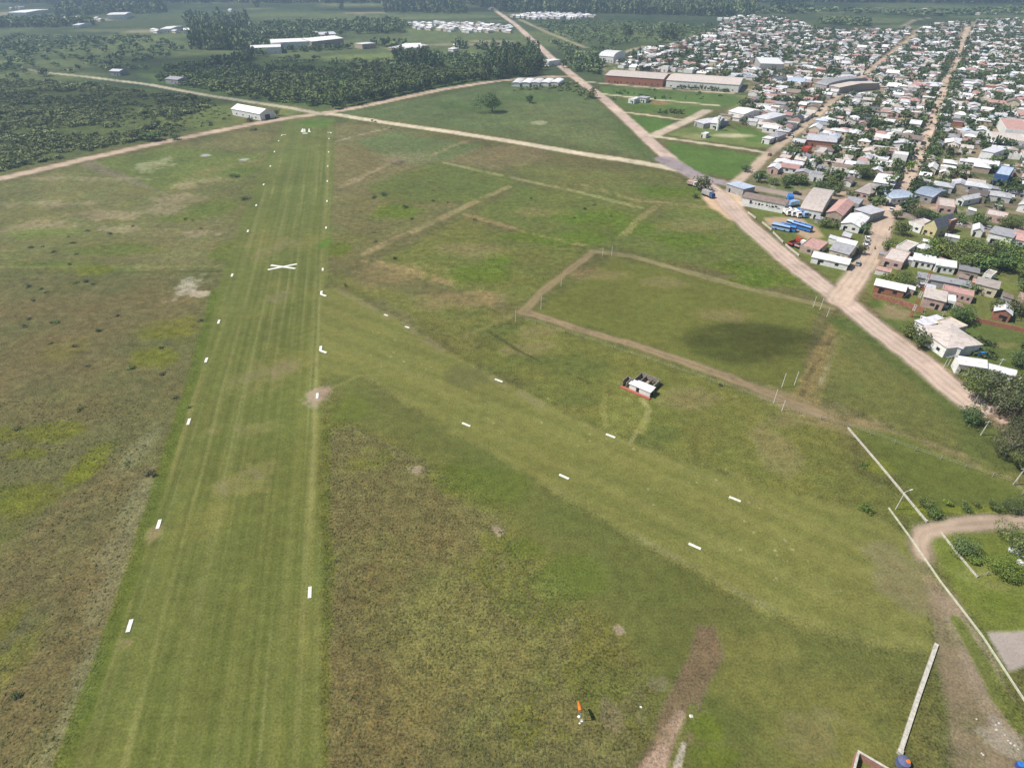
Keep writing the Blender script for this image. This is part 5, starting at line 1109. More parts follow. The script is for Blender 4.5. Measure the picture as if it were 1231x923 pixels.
WOODS = [ # polygon, spacing, width, height, kind
 ([(150, 92), (300, 78), (330, 66), (290, 60), (250, 62), (240, 48), (300, 44), (296, 52), (340, 50), (400, 44), (480, 36), (490, 40), (420, 42), (388, 50), (300, 68), (230, 84)], 9, 9, 9, 'round'),
 ([(0, 34), (110, 33), (118, 28), (60, 26), (0, 28)], 13, 13, 10, 'tall'), ([(230, 60), (290, 62), (292, 48), (262, 40), (235, 42)], 11, 10, 17, 'tall'),
 ([(70, 20), (200, 16), (196, 8), (100, 6), (70, 10)], 20, 17, 16, 'tall'), ([(225, 34), (300, 34), (300, 26), (225, 24)], 15, 13, 14, 'tall'),
 ([(300, 44), (490, 34), (480, 26), (330, 30), (290, 36)], 12, 10, 8, 'round'),
 ([(600, 15), (730, 17), (905, 21), (905, 11), (700, 8), (560, 4)], 15, 15, 20, 'tall'), ([(460, 15), (560, 17), (558, 12), (470, 9)], 19, 15, 16, 'tall'),
 ([(330, 76), (480, 84), (560, 82), (585, 70), (560, 66), (520, 66), (500, 72), (420, 76), (360, 70)], 11, 8, 5, 'round'),
 ([(660, 50), (690, 76), (700, 70), (690, 80), (730, 74), (750, 62), (700, 60)], 12, 8, 5, 'round'), ([(640, 30), (690, 52), (740, 55), (780, 50), (850, 40), (860, 32), (700, 25)], 16, 8, 4.5, 'round'),
 ([(905, 12), (1100, 16), (1231, 12), (1260, 18), (1100, 20), (1000, 16), (905, 18)], 26, 18, 9, 'round'), ([(880, 3), (1300, 5), (1300, 0), (880, -2)], 26, 22, 18, 'tall'),
 ([(0, 5), (560, 4), (560, -2), (0, 0)], 26, 24, 17, 'tall'), ([(985, 29), (1045, 33), (1045, 28), (990, 25)], 12, 11, 9, 'round'), ([(0, 94), (130, 88), (180, 82), (120, 72), (0, 74)], 17, 8, 5, 'round'), ([(0, 74), (180, 74), (230, 62), (180, 44), (0, 44)], 19, 9, 5, 'round'),
 ([(700, 68), (726, 80), (716, 90), (690, 86), (680, 74)], 9, 8, 7, 'round'), ([(436, 57), (490, 56), (490, 53), (424, 52)], 14, 11, 9, 'round'), ([(340, 64), (420, 60), (418, 57), (345, 61)], 10, 8, 6, 'round'), ([(540, 58), (620, 64), (618, 58), (540, 55)], 16, 10, 8, 'tall')]
for kind in ('round', 'tall'):
    P_, W_, H_ = [], [], []
    for k, (pl, s_, w_, h_, kd) in enumerate(WOODS):
        if kd != kind: continue
        p = scatter(pl, s_ * .8, 50 + k, .48); p = p[(road_dist(p) > 4) & clear_of(p, 4)]
        dn = fbm(p[:, 0], p[:, 1], 90, 430 + k, 3); p = p[dn + rng.random(len(p)) * .8 > (.12 if kd == 'round' else -.2)]
        P_.append(p); W_.append(np.full(len(p), w_ * .9)); H_.append(np.full(len(p), float(h_)))
    mass('woodland' if kind == 'round' else 'far_forest', np.concatenate(P_), np.concatenate(W_), np.concatenate(H_), kind, 46 if kind == 'round' else 52, L_forest, 'scattered dark woods and scrub across the far country' if kind == 'round' else 'far dark blocks of tall plantation forest', .2)
# grove row by the factory and big lawn shrubs
p = np.array([P(x, y) for x, y in [(815 + 4 * k, 107 + .27 * k) for k in range(16)]]); mass('hedge', p, np.full(len(p), 3.6), np.full(len(p), 3.5), 'round', 70, L_dark, 'row of dark shrubs along the pale factory wall')
p = np.array([P(788 + rng.uniform(0, 34), 135 + rng.uniform(-2, 2.5)) for _ in range(22)]); mass('shrubbery', p, np.full(len(p), 2.8), np.full(len(p), 1.8), 'bush', 60, L_dark, 'low dark shrub patch in the middle of the upper lawn')
p = np.array([P(768 + rng.uniform(-40, 100), 112 + rng.uniform(-4, 8)) for _ in range(22)]); mass('lawn_bushes', p, np.full(len(p), 2.6), np.full(len(p), 2.0), 'bush', 50, L_dark, 'scattered small bushes on the lawn in front of the factory')
p = scatter([(700, 100), (722, 116), (708, 122), (690, 112), (660, 108), (600, 112), (640, 104)], 7, 77); p = p[road_dist(p) > 2]; mass('roadside_scrub', p, np.full(len(p), 4.), np.full(len(p), 2.2), 'bush', 70, L_scrub, 'scrub along the verge between greenhouses and main road')
# rough tussocks that give the near pasture its grain
def tuss(px, n_, seed, keep=0.0):
    pts = scatter(px, n_, seed, .5); d = fbm(pts[:, 0], pts[:, 1], 9, 440, 3); return pts[d > keep]
p = np.concatenate([tuss([(392, 515), (420, 505), (540, 570), (640, 670), (770, 795), (790, 840), (770, 930), (390, 930)], 1.0, 81, -.15), tuss([(-30, 930), (-30, 480), (190, 480), (150, 660), (60, 930)], 1.3, 82, -.1)])
tm, tn, tb = new_mat('dry_tussock'); ta = tn.nodes.new('ShaderNodeAttribute'); ta.attribute_name = 'tint'; tx = tn.nodes.new('ShaderNodeMix'); tx.data_type = 'RGBA'; tx.inputs[6].default_value = (.075, .085, .028, 1); tx.inputs[7].default_value = (.17, .15, .06, 1); tn.links.new(ta.outputs['Fac'], tx.inputs[0]); tn.links.new(tx.outputs[2], tb.inputs['Base Color'])
mass('tussock_grass', p, np.full(len(p), .34), np.full(len(p), .12), 'bush', 9, tm, 'coarse green and brown tussock grass of the rough pasture', .4)
# hedge in the shaded garden
hp = np.array([P(1156 + 38 * t, 407 + 9 * t) for t in np.linspace(0, 1, 22)]); hm = mass('garden_hedge', hp, np.full(len(hp), 1.8), np.full(len(hp), 1.6), 'bush', 120, L_dark, 'x'); del hm['kind']; tag(hm, 'clipped dark hedge behind the large tan roofed house', 'hedge')
hp = np.array([P(1156 + 40 * t, 421 + 10 * t) for t in np.linspace(0, 1, 22)]); hm = mass('garden_hedge', hp, np.full(len(hp), 1.8), np.full(len(hp), 1.5), 'bush', 120, L_dark, 'x'); del hm['kind']; tag(hm, 'lower clipped hedge beside the pale wing roof', 'hedge')

# ------------------------------------------------------------------ airfield furniture
def slab(px, py, L, wd, ang, label, group, z=.12):
    p = P(px, py); o = link('runway_marker', MB().box(-L / 2, -wd / 2, 0, L / 2, wd / 2, z).me('runway_marker', M['marker']), None, (p[0], p[1], 0), ang); return tag(o, label, 'runway marker', group)
RDIR = R(103.5); LEFT = [(156, 752), (191, 630), (227, 507), (248, 433), (263, 387), (279, 331), (298, 278), (308, 247), (317, 222), (325, 200), (330, 182.5), (335, 169.5)]
for k, (x, y) in enumerate(LEFT): slab(x, y, 2.6, .72, RDIR, f'white slab on the left runway edge, {ordn(k)} counted from the bottom', 'white slabs along the left runway edge')
RIGHT = [(372.5, 712), (381.5, 476), (388, 324), (392, 274), (393, 242), (393.5, 218), (394, 200), (395, 183), (395.5, 167)]
for k, (x, y) in enumerate(RIGHT): slab(x, y, 2.6, .66, RDIR, f'white slab on the right runway edge, {ordn(k)} counted from the bottom', 'white slabs along the right runway edge')
TXM = [(464, 379), (489.5, 393.5), (599.5, 457.5), (560.5, 510.5), (734, 524), (678, 573), (883.5, 600), (835, 656.5)]
for k, (x, y) in enumerate(TXM): slab(x, y, 2.6 if k > 1 else 1.7, .58, R(-33), ['small faint white slab at the start of the branching strip', 'white slab second along the far edge of the branching strip', 'white slab on the far edge of the strip left of the clubhouse', 'white slab on the near edge of the strip below the clubhouse left', 'white slab on the far edge just below the clubhouse', 'white slab on the near edge straight below the clubhouse', 'white slab on the far edge nearest the lamp post', 'white slab on the near edge farthest along the strip'][k], 'white slabs along the branching strip')
def ell_marker(x, y, a1, a2, label):
    p = P(x, y); b = MB(); 
    for i, a in enumerate((a1, a2)): b.wall((.001 * i, 0), (2.6 * math.cos(a), 2.6 * math.sin(a)), .8, .12 + .004 * i)
    o = b.build('corner_marker', M['marker']); o.location = (p[0], p[1], 0); tag(o, label, 'runway marker')
ell_marker(386, 354, R(100), R(-32), 'white angled corner marker nearer the cross'); ell_marker(385, 421.5, R(100), R(-30), 'white angled corner marker where the strip branches off')
ell_marker(339, 162.5, R(-80), R(12), 'white corner marker at the far left end of the runway'); ell_marker(398, 159.5, R(-80), R(185), 'white corner marker at the far right end of the runway')
xr = MB(); a, b_, c_, d_ = P(322, 324.5), P(357, 317.5), P(325.5, 319), P(355, 323); o0 = P(340, 321)
xr.wall(a - o0, b_ - o0, 1.1, .08); o = empty('runway_cross', (o0[0], o0[1], 0)); xr.build('bar', M['marker'], o); MB().wall(c_ - o0, d_ - o0, 1.1, .09).build('bar', M['marker'], o); tag(o, 'big white cross of two bars laid on the runway', 'runway cross')
num = empty('runway_number', (*P(368, 158), 0)); q0 = P(368, 158)
def npoly(pts, z=.08): MB().prism([P(*q) - q0 for q in pts], z).build('figure', M['marker'], num)
npoly([(361.4, 159.0), (365.4, 159.0), (364.6, 155.0), (363.4, 155.0)]); npoly([(365.8, 159.0), (367.2, 159.0), (367, 155.4), (365.2, 155.4), (365.3, 156.4), (366.0, 156.6)]); npoly([(370.4, 159.0), (373.8, 159.0), (372.4, 157.6), (372.0, 155.0), (371.0, 155.0)]); npoly([(363.6, 160.9), (369.6, 160.9), (369.6, 160.1), (363.6, 160.1)])
tag(num, 'white painted figures over a short bar at the far runway end', 'runway number')
# windsock
wp = P(697, 866); ws = empty('windsock', (wp[0], wp[1], 0)); MB().tube((0, 0, 0), (0, 0, 3.2), .05, .04).build('pole', M['metal'], ws)
sk = MB(); sk.tube((-.1, .12, 3.1), (-.2, .9, 3.0), .3, .26, 14).tube((-.2, .9, 3.0), (-.22, 1.75, 2.5), .26, .15, 14); sk.build('sock', M['orange'], ws); MB().tube((0, 0, 3.05), (-.1, .12, 3.1), .05, .31, 10).build('hoop', M['metal'], ws)
tag(ws, 'orange windsock on a thin pole standing in the rough pasture', 'windsock')
def stone(x, y, s, label, m=None):
    import bmesh
    p = P(x, y); bm = bmesh.new(); bmesh.ops.create_icosphere(bm, subdivisions=2, radius=1)
    for v in bm.verts: v.co *= 1 + .18 * math.sin(v.co.x * 5 + x) * math.cos(v.co.y * 4 + y); v.co.x *= s; v.co.y *= s * .8; v.co.z = max(-.1, v.co.z * s * .6)
    me = bpy.data.meshes.new('painted_stone'); bm.to_mesh(me); bm.free(); me.materials.append(m or M['marker']); tag(link('painted_stone', me, None, (p[0], p[1], .1 * s)), label, 'stone')
stone(696, 861, .30, 'upper whitewashed stone at the windsock foot'); stone(699.5, 866, .28, 'lower whitewashed stone at the windsock foot'); stone(697, 869, .2, 'smallest whitewashed stone at the windsock foot')
stone(770.5, 849.5, .22, 'whitewashed stone left of the ploughed strip'); stone(831, 860.5, .34, 'whitewashed stone right of the ploughed strip')
for k, (x, y) in enumerate([(1174, 864), (1197, 871), (1201, 869), (1198, 877), (1180, 905), (1182, 907), (1215, 893), (1220, 896), (1224, 900), (1212, 890), (1208, 883)]): stone(x, y, .16 + .03 * (k % 4), 'pale rubble lump strewn over bare ground at the lower right', M['concrete']); bpy.data.objects[-1]
for o in C.objects:
    if o.get('label', '').startswith('pale rubble lump'): o['group'] = 'rubble lumps at the lower right'
# goal and corner posts
def post(x, y, ytop, label, r=.09, group='white posts round the playing field'):
    h = height_at(x, y, ytop); p = P(x, y); o = link('field_post', MB().tube((0, 0, 0), (0, 0, h), r, r * .8).me('field_post', M['white']), None, (p[0], p[1], 0)); tag(o, label, 'post', group)
for x, y, yt, l in [(619.7, 386.5, 373.5, 'lone white post left of the playing field corner'), (650.3, 372, 354, 'white post just inside the left corner of the field'), (674.5, 344, 335, 'faint white post along the left side of the field'), (724.3, 307.2, 297.5, 'left white post at the far left corner'), (735.2, 306.8, 295.7, 'right white post at the far left corner'),
                    (977.3, 369.5, 357, 'leftmost white post by the main road corner'), (985.6, 372.5, 359, 'middle white post by the main road corner'), (993.8, 381, 370.5, 'rightmost white post by the main road corner'), (939.7, 465.5, 449, 'upper left white post of the four by the brown track'), (954.7, 463, 447, 'upper right white post of the four by the brown track'),
                    (929.8, 484.5, 468.4, 'lower left white post of the four by the brown track'), (939.8, 494, 481, 'lower right white post of the four by the brown track')]: post(x, y, yt, l)
# wire fence with posts along the path to the lower right
def fence(px, step, h, label, m='wood'):
    pts = W(px); root = empty('wire_fence', (pts[0][0], pts[0][1], 0)); wire = MB(); n = 0
    pm = MB().box(-.07, -.07, 0, .07, .07, h).me('post', M[m])
    for k in range(len(pts) - 1):
        d = pts[k + 1] - pts[k]; L = np.linalg.norm(d)
        for t in np.arange(0, L, step):
            q = pts[k] + d * t / L - pts[0]; link('post', pm, root, (q[0], q[1], 0)); n += 1
        for z in (h * .5, h * .9): wire.tube((*(pts[k] - pts[0]), z), (*(pts[k + 1] - pts[0]), z), .012, .012, 4)
    wire.build('wire', M['metal'], root); tag(root, label, 'fence')
fence([(628, 384), (700, 407), (790, 437), (870, 464), (960, 497), (1019, 513), (1100, 542), (1160, 562), (1214, 580)], 5.5, 1.3, 'weathered post and wire fence beside the long brown track')
fence([(1218, 583), (1231, 597), (1250, 618)], 3, 1.2, 'short wire fence turning the corner at the right edge')
fence([(1173, 693), (1186, 691), (1210, 689)], 2.5, 1.1, 'low wire fence closing the bottom of the small garden')
def low_wall(name, px, t, h, m, label, cat='wall'):
    pts = W(px); root = empty(name, (pts[0][0], pts[0][1], 0))
    b = MB()
    for k in range(len(pts) - 1):
        d = pts[k + 1] - pts[k]; d /= np.linalg.norm(d); b.wall(pts[k] - pts[0] + (d * .004 if k else 0), pts[k + 1] - pts[0], t, h)
    b.build('wall', M[m], root)
    cpm = MB(); d = pts[-1] - pts[-2]; d /= np.linalg.norm(d); cpm.wall(pts[-1] - pts[0] + d * .01, pts[-1] - pts[0] + d * (t * 1.2 + .01), t * 1.2, h + .15); cpm.build('end_pillar', M[m], root); tag(root, label, cat); return root
low_wall('boundary_kerb', [(1019, 515), (1050, 551), (1080, 587), (1113, 627)], .22, .5, 'concrete', 'long thin white boundary wall passing the lamp post', 'wall')
low_wall('boundary_kerb', [(1068, 611), (1095, 648), (1130, 699), (1180, 764), (1240, 856)], .20, .35, 'paleline', 'long thin yellowish boundary kerb running to the lower right corner', 'kerb')
low_wall('boundary_kerb', [(1130.5, 640), (1150, 665), (1173.5, 693)], .2, .4, 'concrete', 'short pale wall on the left of the small garden', 'wall')
low_wall('concrete_wall', [(1125, 775), (1103, 838), (1082, 902)], .62, .5, 'concrete', 'thick pale concrete strip wall rising from the bottom edge', 'wall')
low_wall('brick_wall', [(1049, 357), (1085, 367), (1108, 375)], .3, 1.7, 'brick', 'red brick yard wall under the white roofed corner house', 'wall')
low_wall('brick_wall', [(1160, 384), (1196, 392), (1250, 404)], .3, 1.5, 'brick', 'long red brick boundary wall across the right edge', 'wall')
for pts_, lb_ in (([(899, 256), (908, 263)], 'upper piece of the broken white yard wall by the main road'), ([(916, 268), (927, 277)], 'middle piece of the broken white yard wall by the main road'), ([(929, 280), (941, 292)], 'lower piece of the broken white yard wall by the main road'), ([(944, 295), (960, 308)], 'last low piece of the yard wall beside the pinkish flat house')): low_wall('yard_wall', pts_, .2, .8, 'concrete', lb_, 'wall')
# roofless brick rooms at the bottom edge
br = empty('brick_ruin', (*P(1031, 902), 0)); q0 = P(1031, 902); b = MB()
e1 = P(1072, 926, 1.6) - q0; e2 = P(1024, 935, 1.6) - q0
hh = 1.6; s0 = P(1031, 902, hh) - q0; 
b.wall(s0, e1 * 1.0, .3, hh); b.wall(s0 + (e2 - s0) * .02 + (-.0, -.2), e2, .3, hh); b.wall(e2 + (.2, 0), e2 + (e1 - s0), .3, hh); b.build('wall', noise_mat('rosy_brick', (.40, .22, .17), .3, 2), br)
cb = MB(); cb.wall(s0, e1, .34, .06, hh + .003); cb.wall(s0 + (0, -.25), e2, .34, .06, hh + .003); cb.build('coping', M['concrete'], br); tag(br, 'roofless pinkish brick enclosure cut by the bottom edge', 'ruin')
# blue tank with an orange patch
tk = empty('water_tank', (*P(1084, 918), 0)); MB().tube((0, 0, 0), (0, 0, 1.1), .95, .9, 16).build('tank', noise_mat('faded_navy', (.10, .12, .22), .3, 2), tk); MB().tube((0, 0, 1.1), (0, 0, 1.35), .9, .35, 16).build('lid', noise_mat('faded_navy_lid', (.13, .14, .25), .3, 2), tk); MB().tube((.4, -.15, 1.2), (.45, -.2, 1.42), .34, .3, 12).build('cap', M['orange'], tk); tag(tk, 'round navy blue tank with orange cap at the bottom edge', 'tank')
tk = empty('barrel', (*P(1224, 921), 0)); MB().tube((0, 0, 0), (0, 0, .9), .5, .5, 12).build('drum', noise_mat('blue_drum', (.06, .08, .30), .2, 2), tk); MB().tube((0, 0, .9), (0, 0, .98), .46, .4, 12).build('lid', M['bluepaint'], tk); tag(tk, 'small blue barrel at the bottom right corner', 'barrel')
# lamp posts, poles, mast
def pole(x, y, ytop, label, name='utility_pole', r=.13, arm=1.6, mat='wood', lamp=False, wires=False):
    h = height_at(x, y, ytop); p = P(x, y); o = empty(name, (p[0], p[1], 0)); MB().tube((0, 0, 0), (0, 0, h), r, r * .7).build('pole', M[mat], o)
    if lamp: MB().tube((0, 0, h - .1), (1.2, .3, h + .25), .06, .05, 6).build('arm', M['metal'], o); MB().prism([(1.1, .15), (1.8, .3), (1.75, .5), (1.05, .35)], .14, h + .2).build('lamp_head', M['white'], o)
    else: MB().box(-arm / 2, -.06, h - .5, arm / 2, .06, h - .36).build('crossarm', M[mat], o)
    return tag(o, label, 'lamp post' if lamp else 'pole')
pole(1076.5, 612, 591, 'slim white lamp post with curved arm beside the boundary wall', 'lamp_post', .08, lamp=True, mat='white')
pole(1218.5, 582.5, 562, 'thick pale concrete pole at the fence corner', r=.2, mat='concrete')
pole(1179, 523, 506, 'pale leaning looking pole among the olive trees', r=.16, mat='concrete'); pole(1171, 484, 466, 'thin pole where the main road meets the trees', mat='concrete')
pole(1134, 442, 428, 'left thin pole in front of the large tan roofed house', r=.08, mat='metal'); pole(1139, 440, 427, 'right thin pole in front of the large tan roofed house', r=.08, mat='metal')
pole(1127.5, 391, 374, 'thin pole behind the large tan roofed house', r=.09, mat='metal'); pole(1197.6, 446, 431, 'thin white pole in the shaded garden', r=.12, mat='white')
pole(1102, 303, 279, 'tall wooden pole beside the tiny pyramid roofed shed'); pole(1135, 291, 278, 'wooden pole in front of the dark slate roof'); pole(1034, 292, 272, 'leaning wooden pole at the street by the barns')
pole(929, 228, 213, 'wooden pole on the street above the faded lettering'); pole(902, 219, 203, 'wooden pole at the foot of the rising dirt street'); pole(855, 222, 210, 'wooden pole at the junction by the big lawn')
for k, (x, y, t) in enumerate([(1022, 223, 206), (976, 214, 196), (990, 196, 180), (1030, 190, 172), (1062, 197, 180), (678, 86, 72), (800, 123, 112), (780, 116, 104), (736, 122, 110), (765, 112, 102), (1209, 203, 184), (1004, 172, 158), (1145, 168, 156), (1131, 195, 180)]): pole(x, y, t, 'distant thin utility pole rising above the town streets', r=.12); C.objects[-1]
for o in [o for o in C.objects if o.get('label') == 'distant thin utility pole rising above the town streets']: o['group'] = 'thin distant utility poles'
wt = empty('water_tower', (*P(862, 157), 0)); MB().tube((0, 0, 0), (0, 0, 7.5), .9, .8, 10).build('shaft', M['white'], wt); MB().tube((0, 0, 7.5), (0, 0, 9.3), 1.25, 1.25, 12).build('tank', M['white'], wt); tag(wt, 'slim white water tower beside the low white building on the lawn', 'water tower')
hm_ = height_at(1095, 381, 326); mp_ = P(1095, 381); mast = empty('lattice_mast', (mp_[0], mp_[1], 0)); ns = 7
for k in range(ns):
    z0, z1 = hm_ * k / ns, hm_ * (k + 1) / ns; b = MB(); rr = .42; cs = [(rr * math.cos(a), rr * math.sin(a)) for a in (.3, 2.4, 4.5)]
    for c in cs: b.tube((*c, z0), (*c, z1), .07, .07, 6)
    m2 = 4
    for j in range(m2):
        za, zb = z0 + (z1 - z0) * j / m2, z0 + (z1 - z0) * (j + 1) / m2
        for i in range(3): b.tube((*cs[i], za), (*cs[(i + 1) % 3], zb), .035, .035, 4)
    b.build('section', M['redpaint'] if k % 2 == 0 else M['white'], mast)
b = MB()
for a in (.5, 2.6, 4.7): b.tube((0, 0, hm_ * .95), (7 * math.cos(a), 7 * math.sin(a), 0), .02, .02, 4)
b.build('guy_wire', M['metal'], mast); tag(mast, 'tall red and white banded lattice mast behind the white yard', 'mast')
dish = empty('satellite_dish', (*P(1098, 402), 0)); MB().tube((0, 0, 0), (0, 0, 1.2), .1).build('stand', M['metal'], dish); MB().tube((0, 0, 1.2), (-.5, -.5, 1.5), .3, 1.3, 14).build('bowl', M['white'], dish); tag(dish, 'white satellite dish in the yard at the mast foot', 'dish')
# ------------------------------------------------------------------ vehicles
def wheels(root, xs, yw, r):
    for x in xs:
        for s in (-1, 1): MB().tube((x, s * yw, r), (x, s * (yw - .28), r), r, r, 12).build('wheel', M['tyre'], root)
def truck(x, y, rz, cabm, boxm, label, L=7.0, H=2.6, name='truck', Wd=2.4, box=True):
    p = P(x, y); root = empty(name, (p[0], p[1], 0), rz); w2 = Wd / 2
    b = MB(); b.v += [(L / 2 - 1.9, -w2, .6), (L / 2, -w2, .6), (L / 2, w2, .6), (L / 2 - 1.9, w2, .6), (L / 2 - 1.9, -w2 + .05, 2.5), (L / 2 - .5, -w2 + .1, 2.5), (L / 2 - .5, w2 - .1, 2.5), (L / 2 - 1.9, w2 - .05, 2.5), (L / 2, -w2, 1.5), (L / 2, w2, 1.5)]
    b.f += [(3, 2, 1, 0), (0, 1, 8, 5, 4), (1, 2, 9, 8), (8, 9, 6, 5), (2, 3, 7, 6, 9), (3, 0, 4, 7), (4, 5, 6, 7)]; b.build('cab', cabm, root)
    k = MB(); k.v += [(L / 2 + .02, -w2 + .2, 1.56), (L / 2 + .02, w2 - .2, 1.56), (L / 2 - .45, w2 - .25, 2.42), (L / 2 - .45, -w2 + .25, 2.42)]; k.f += [(0, 1, 2, 3)]; k.build('windscreen', M['glass'], root)
    MB().box(-L / 2, -w2, .75, L / 2 - 2.0, w2, 1.0).build('chassis', M['black'], root)
    if box: MB().box(-L / 2, -w2, 1.01, L / 2 - 2.05, w2, H + .5).build('cargo_box', boxm, root)
    else:
        c = MB(); c.box(-L / 2, -w2, 1.01, L / 2 - 2.05, -w2 + .1, 1.7); c.box(-L / 2, w2 - .1, 1.01, L / 2 - 2.05, w2, 1.7); c.box(-L / 2, -w2 + .11, 1.01, -L / 2 + .1, w2 - .11, 1.7); c.build('cargo_bed', boxm, root)
    wheels(root, (L / 2 - 1.2, -L / 2 + 1.2, -L / 2 + 2.3), w2, .5); return tag(root, label, 'truck')
def car(x, y, rz, m, label, cat='car', s=1.0, group=None):
    p = P(x, y); root = empty('parked_car', (p[0], p[1], 0), rz, (s, s, s)); b = MB()
    b.prism([(-2.1, -.82), (2.1, -.82), (2.1, .82), (-2.1, .82)], .62, .28, [(-2.05, -.8), (2.0, -.8), (2.0, .8), (-2.05, .8)]); b.build('body', m, root)
    b = MB(); b.prism([(-1.9, -.76), (.95, -.76), (.95, .76), (-1.9, .76)], .55, .905, [(-1.45, -.62), (.35, -.62), (.35, .62), (-1.45, .62)]); b.build('windows', M['glass'], root)
    MB().box(-1.4, -.6, 1.46, .3, .6, 1.5).build('roof', m, root); wheels(root, (-1.3, 1.3), .84, .32); return tag(root, label, cat, group)
def bus(x, y, rz, m, label, L=9.5, roofm=None):
    p = P(x, y); root = empty('parked_bus', (p[0], p[1], 0), rz); b = MB(); w2 = 1.25
    b.prism([(-L / 2, -w2), (L / 2, -w2), (L / 2, w2), (-L / 2, w2)], 1.05, .45); b.build('body', m, root)
    MB().prism([(-L / 2 + .05, -w2 + .04), (L / 2 - .08, -w2 + .04), (L / 2 - .08, w2 - .04), (-L / 2 + .05, w2 - .04)], .85, 1.505).build('windows', M['glass'], root)
    r = MB(); r.prism([(-L / 2, -w2), (L / 2, -w2), (L / 2, w2), (-L / 2, w2)], .35, 2.36, [(-L / 2 + .2, -w2 + .25), (L / 2 - .2, -w2 + .25), (L / 2 - .2, w2 - .25), (-L / 2 + .2, w2 - .25)]); r.prism([(-1, -.4), (1, -.4), (1, .4), (-1, .4)], .2, 2.72); r.build('roof', roofm or m, root)
    wheels(root, (L / 2 - 2, -L / 2 + 2.2), w2, .48); return tag(root, label, 'bus')
truck(851, 236.5, R(-62), M['bluewall'], M['greywall'], 'grey truck with dark blue cab parked under the junction tree', 7.5, 2.4)
truck(832, 223.5, R(-40), M['white'], M['pinkwall'], 'small white and red truck standing at the junction roadside', 5.5, 2.0)
bus(938, 276.5, R(-35), M['paleblue'], 'left pale blue bus on the bare yard', 8.0, M['paleblue']); bus(946.5, 277, R(-38), M['bluepaint'], 'middle deep blue bus on the bare yard', 7.0)
bus(957, 273.5, R(-48), M['paleblue'], 'long pale blue bus with dark roof hatches on the yard', 9.0); bus(963, 276, R(-48), M['bluepaint'], 'rightmost bright blue bus on the yard', 9.0)
for k, (x, y) in enumerate([(944, 257.5), (950, 258.5), (956.5, 260)]): truck(x, y, R(-80), M['white'], M['white'], ['left', 'middle', 'right'][k] + ' white truck backed in front of the barn', 6.5, 2.3, Wd=2.2)
truck(963.5, 259.5, R(-78), M['paleblue'], M['bluepaint'], 'blue truck backed beside the three white trucks', 7, 2.4); truck(948.5, 242, R(75), M['paleblue'], M['bluepaint'], 'tall blue truck behind the long white building', 7.5, 3.0); truck(953, 248, R(30), M['paleblue'], M['paleblue'], 'pale blue truck near the tall blue one', 7, 2.4)
truck(955, 294, R(35), M['redpaint'], M['redpaint'], 'red truck parked beside the yard wall', 7.5, 2.0, box=False); truck(962, 297, R(35), M['white'], M['pinkwall'], 'white cab truck with pinkish bed right of the red truck', 6, 1.6, box=False)
car(1071, 253, R(60), M['white'], 'white car parked on the crossing corner'); car(1042.5, 288, R(70), M['white'], 'upper white car in the short row on the street verge'); car(1041.5, 292.5, R(70), M['greywall'], 'middle grey car in the short row on the street verge'); car(1040, 297, R(70), M['white'], 'lower white car in the short row on the street verge')
car(1109, 386, R(60), M['white'], 'white pickup like car in the yard behind the mast'); car(1109, 345, R(10), M['white'], 'white car under the trees beside the very long shed'); car(1182, 428, R(-12), M['bluepaint'], 'dark blue car at the end of the garden hedge', s=.9); car(945, 86 + 20, R(0), M['white'], 'white car near the pale blue roofed building')
rs = random.Random(21); spots = [(984, 268), (1001, 262), (1046, 252), (1016, 289), (1000, 292), (1062, 312), (1090, 317), (1130, 320), (1155, 340), (1176, 346), (1092, 352), (1150, 374), (1208, 362), (1112, 296), (1142, 290), (1196, 302), (1166, 258), (1138, 249), (1210, 240), (1088, 250), (1115, 352), (1060, 330), (1222, 284), (1198, 252)]
for k, (x, y) in enumerate(spots):
    p = P(x, y); o = empty('lean_to', (p[0], p[1], 0), R(-34) + rs.choice((0, R(90)))); w_, d_, h_ = rs.uniform(1.2, 2.6), rs.uniform(1.0, 1.8), rs.uniform(1.9, 2.4)
    MB().box(-w_, -d_, 0, w_, d_, h_).build('wall', M[rs.choice(['tanwall', 'greywall', 'white', 'pinkwall'])], o)
    rm_ = MB(); rm_.v += [(-w_ - .2, -d_ - .2, h_ + .02), (w_ + .2, -d_ - .2, h_ + .02), (w_ + .2, d_ + .2, h_ + .4), (-w_ - .2, d_ + .2, h_ + .4), (-w_ - .2, -d_ - .2, h_ + .1), (w_ + .2, -d_ - .2, h_ + .1), (w_ + .2, d_ + .2, h_ + .48), (-w_ - .2, d_ + .2, h_ + .48)]; rm_.f += [(3, 2, 1, 0), (4, 5, 6, 7), (0, 1, 5, 4), (1, 2, 6, 5), (2, 3, 7, 6), (3, 0, 4, 7)]
    rm_.build('roof', M[rs.choice(['r_zinc', 'r_white', 'r_brown', 'r_grey', 'r_pink'])], o)
    tag(o, 'small sheet roofed lean to standing in a yard beside a larger house', 'shed', 'small lean to sheds in the near yards')
for k, (x, y) in enumerate([(1100, 190), (1106, 180), (1119, 148), (1010, 246), (1150, 270), (1189, 276), (1070, 248), (925, 187), (952, 165), (1031, 318), (958, 234), (1126, 131)]): car(x, y, R(56) if k in (0, 1, 2, 7, 8, 9, 11) else R(-34), [M['white'], M['greywall'], M['black'], M['brick']][k % 4], 'small car standing at the side of a town street', group='cars along the town streets')
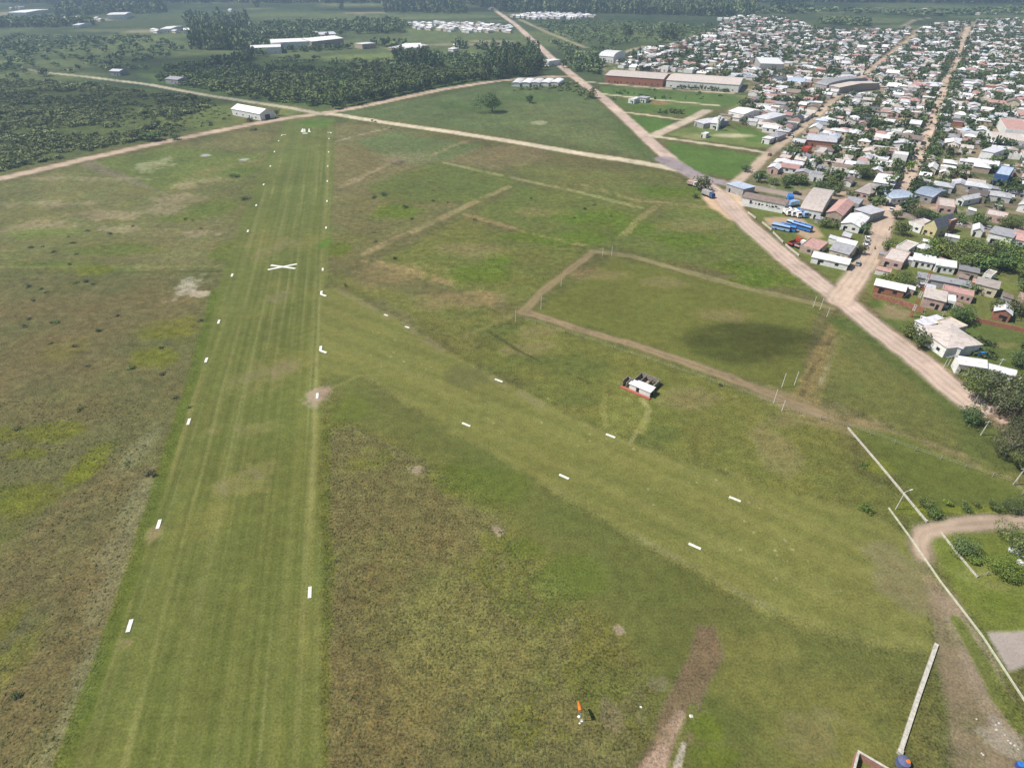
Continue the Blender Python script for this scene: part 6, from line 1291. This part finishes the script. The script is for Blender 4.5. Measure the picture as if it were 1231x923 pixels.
# motorbike and rider dot on the street, cows on the track verge
def cow(x, y, rz, label):
    p = P(x, y); root = empty('cow', (p[0], p[1], 0), rz)
    me = bpy.data.meshes.new('body'); V = [(-.85, 0, 1.05), (-.3, 0, 1.0), (.35, 0, 1.05), (.8, 0, 1.2), (1.15, 0, 1.25), (1.45, 0, 1.0)]; E = [(0, 1), (1, 2), (2, 3), (3, 4), (4, 5)]; rad = [.28, .38, .38, .25, .19, .11]
    for s in (-1, 1):
        for (bi, x0, kx) in ((0, -.8, -.12), (2, .5, .04)):
            k = len(V); V += [(x0, s * .2, .75), (x0 + kx, s * .22, .4), (x0, s * .22, .04)]; E += [(bi, k), (k, k + 1), (k + 1, k + 2)]; rad += [.17, .08, .06]
    me.from_pydata(V, E, []); o = link('body', me, root); me.materials.append(M['cow']); md = o.modifiers.new('skin', 'SKIN'); o.modifiers.new('sub', 'SUBSURF').levels = 1
    for i, v in enumerate(me.skin_vertices[0].data): v.radius = (rad[i], rad[i]); v.use_root = (i == 1)
    tag(root, label, 'cow'); return root
cow(447.5, 146.4, R(-20), 'left black cow at the edge of the pale sandy track'); cow(451.5, 148, R(-30), 'right black cow at the edge of the pale sandy track')
for k, (x, y) in enumerate([(865, 463.5)]): pass
mb = empty('motorbike', (*P(1051.5, 299), 0), R(60)); MB().tube((-.7, 0, .32), (-.7, .1, .32), .32, .32, 12).tube((.7, 0, .32), (.7, .1, .32), .32, .32, 12).build('wheel', M['tyre'], mb); MB().box(-.6, -.12, .4, .5, .2, .85).build('frame', M['black'], mb); tag(mb, 'dark motorbike riding down the dirt street', 'motorbike')
# road dust heap at the tree shade, garden pool
lp = P(1222, 664); o = link('garden_slab', MB().box(-1.4, -.6, 0, 1.4, .6, .25).me('garden_slab', M['white']), None, (lp[0], lp[1], 0), R(-40)); tag(o, 'white slab beside the tall dark garden tree', 'slab')
o = link('garden_slab', MB().box(-1.2, -.6, 0, 1.2, .6, .4).me('garden_slab', M['white']), None, (*P(1231, 678), 0), R(-40)); tag(o, 'second white slab at the right edge below the dark garden tree', 'slab')

# ------------------------------------------------------------------ haze
hz = MB().box(-3600, -600, -1.0, 3600, 4200, 106.0)
m, n, b = new_mat('haze_air'); n.nodes.remove(b); pv = n.nodes.new('ShaderNodeVolumePrincipled'); pv.inputs['Color'].default_value = (.58, .78, 1.0, 1); pv.inputs['Density'].default_value = 0.00024; pv.inputs['Anisotropy'].default_value = .2
n.links.new(pv.outputs[0], n.nodes['Material Output'].inputs['Volume']); hz.build('haze', m)['kind'] = 'stuff'
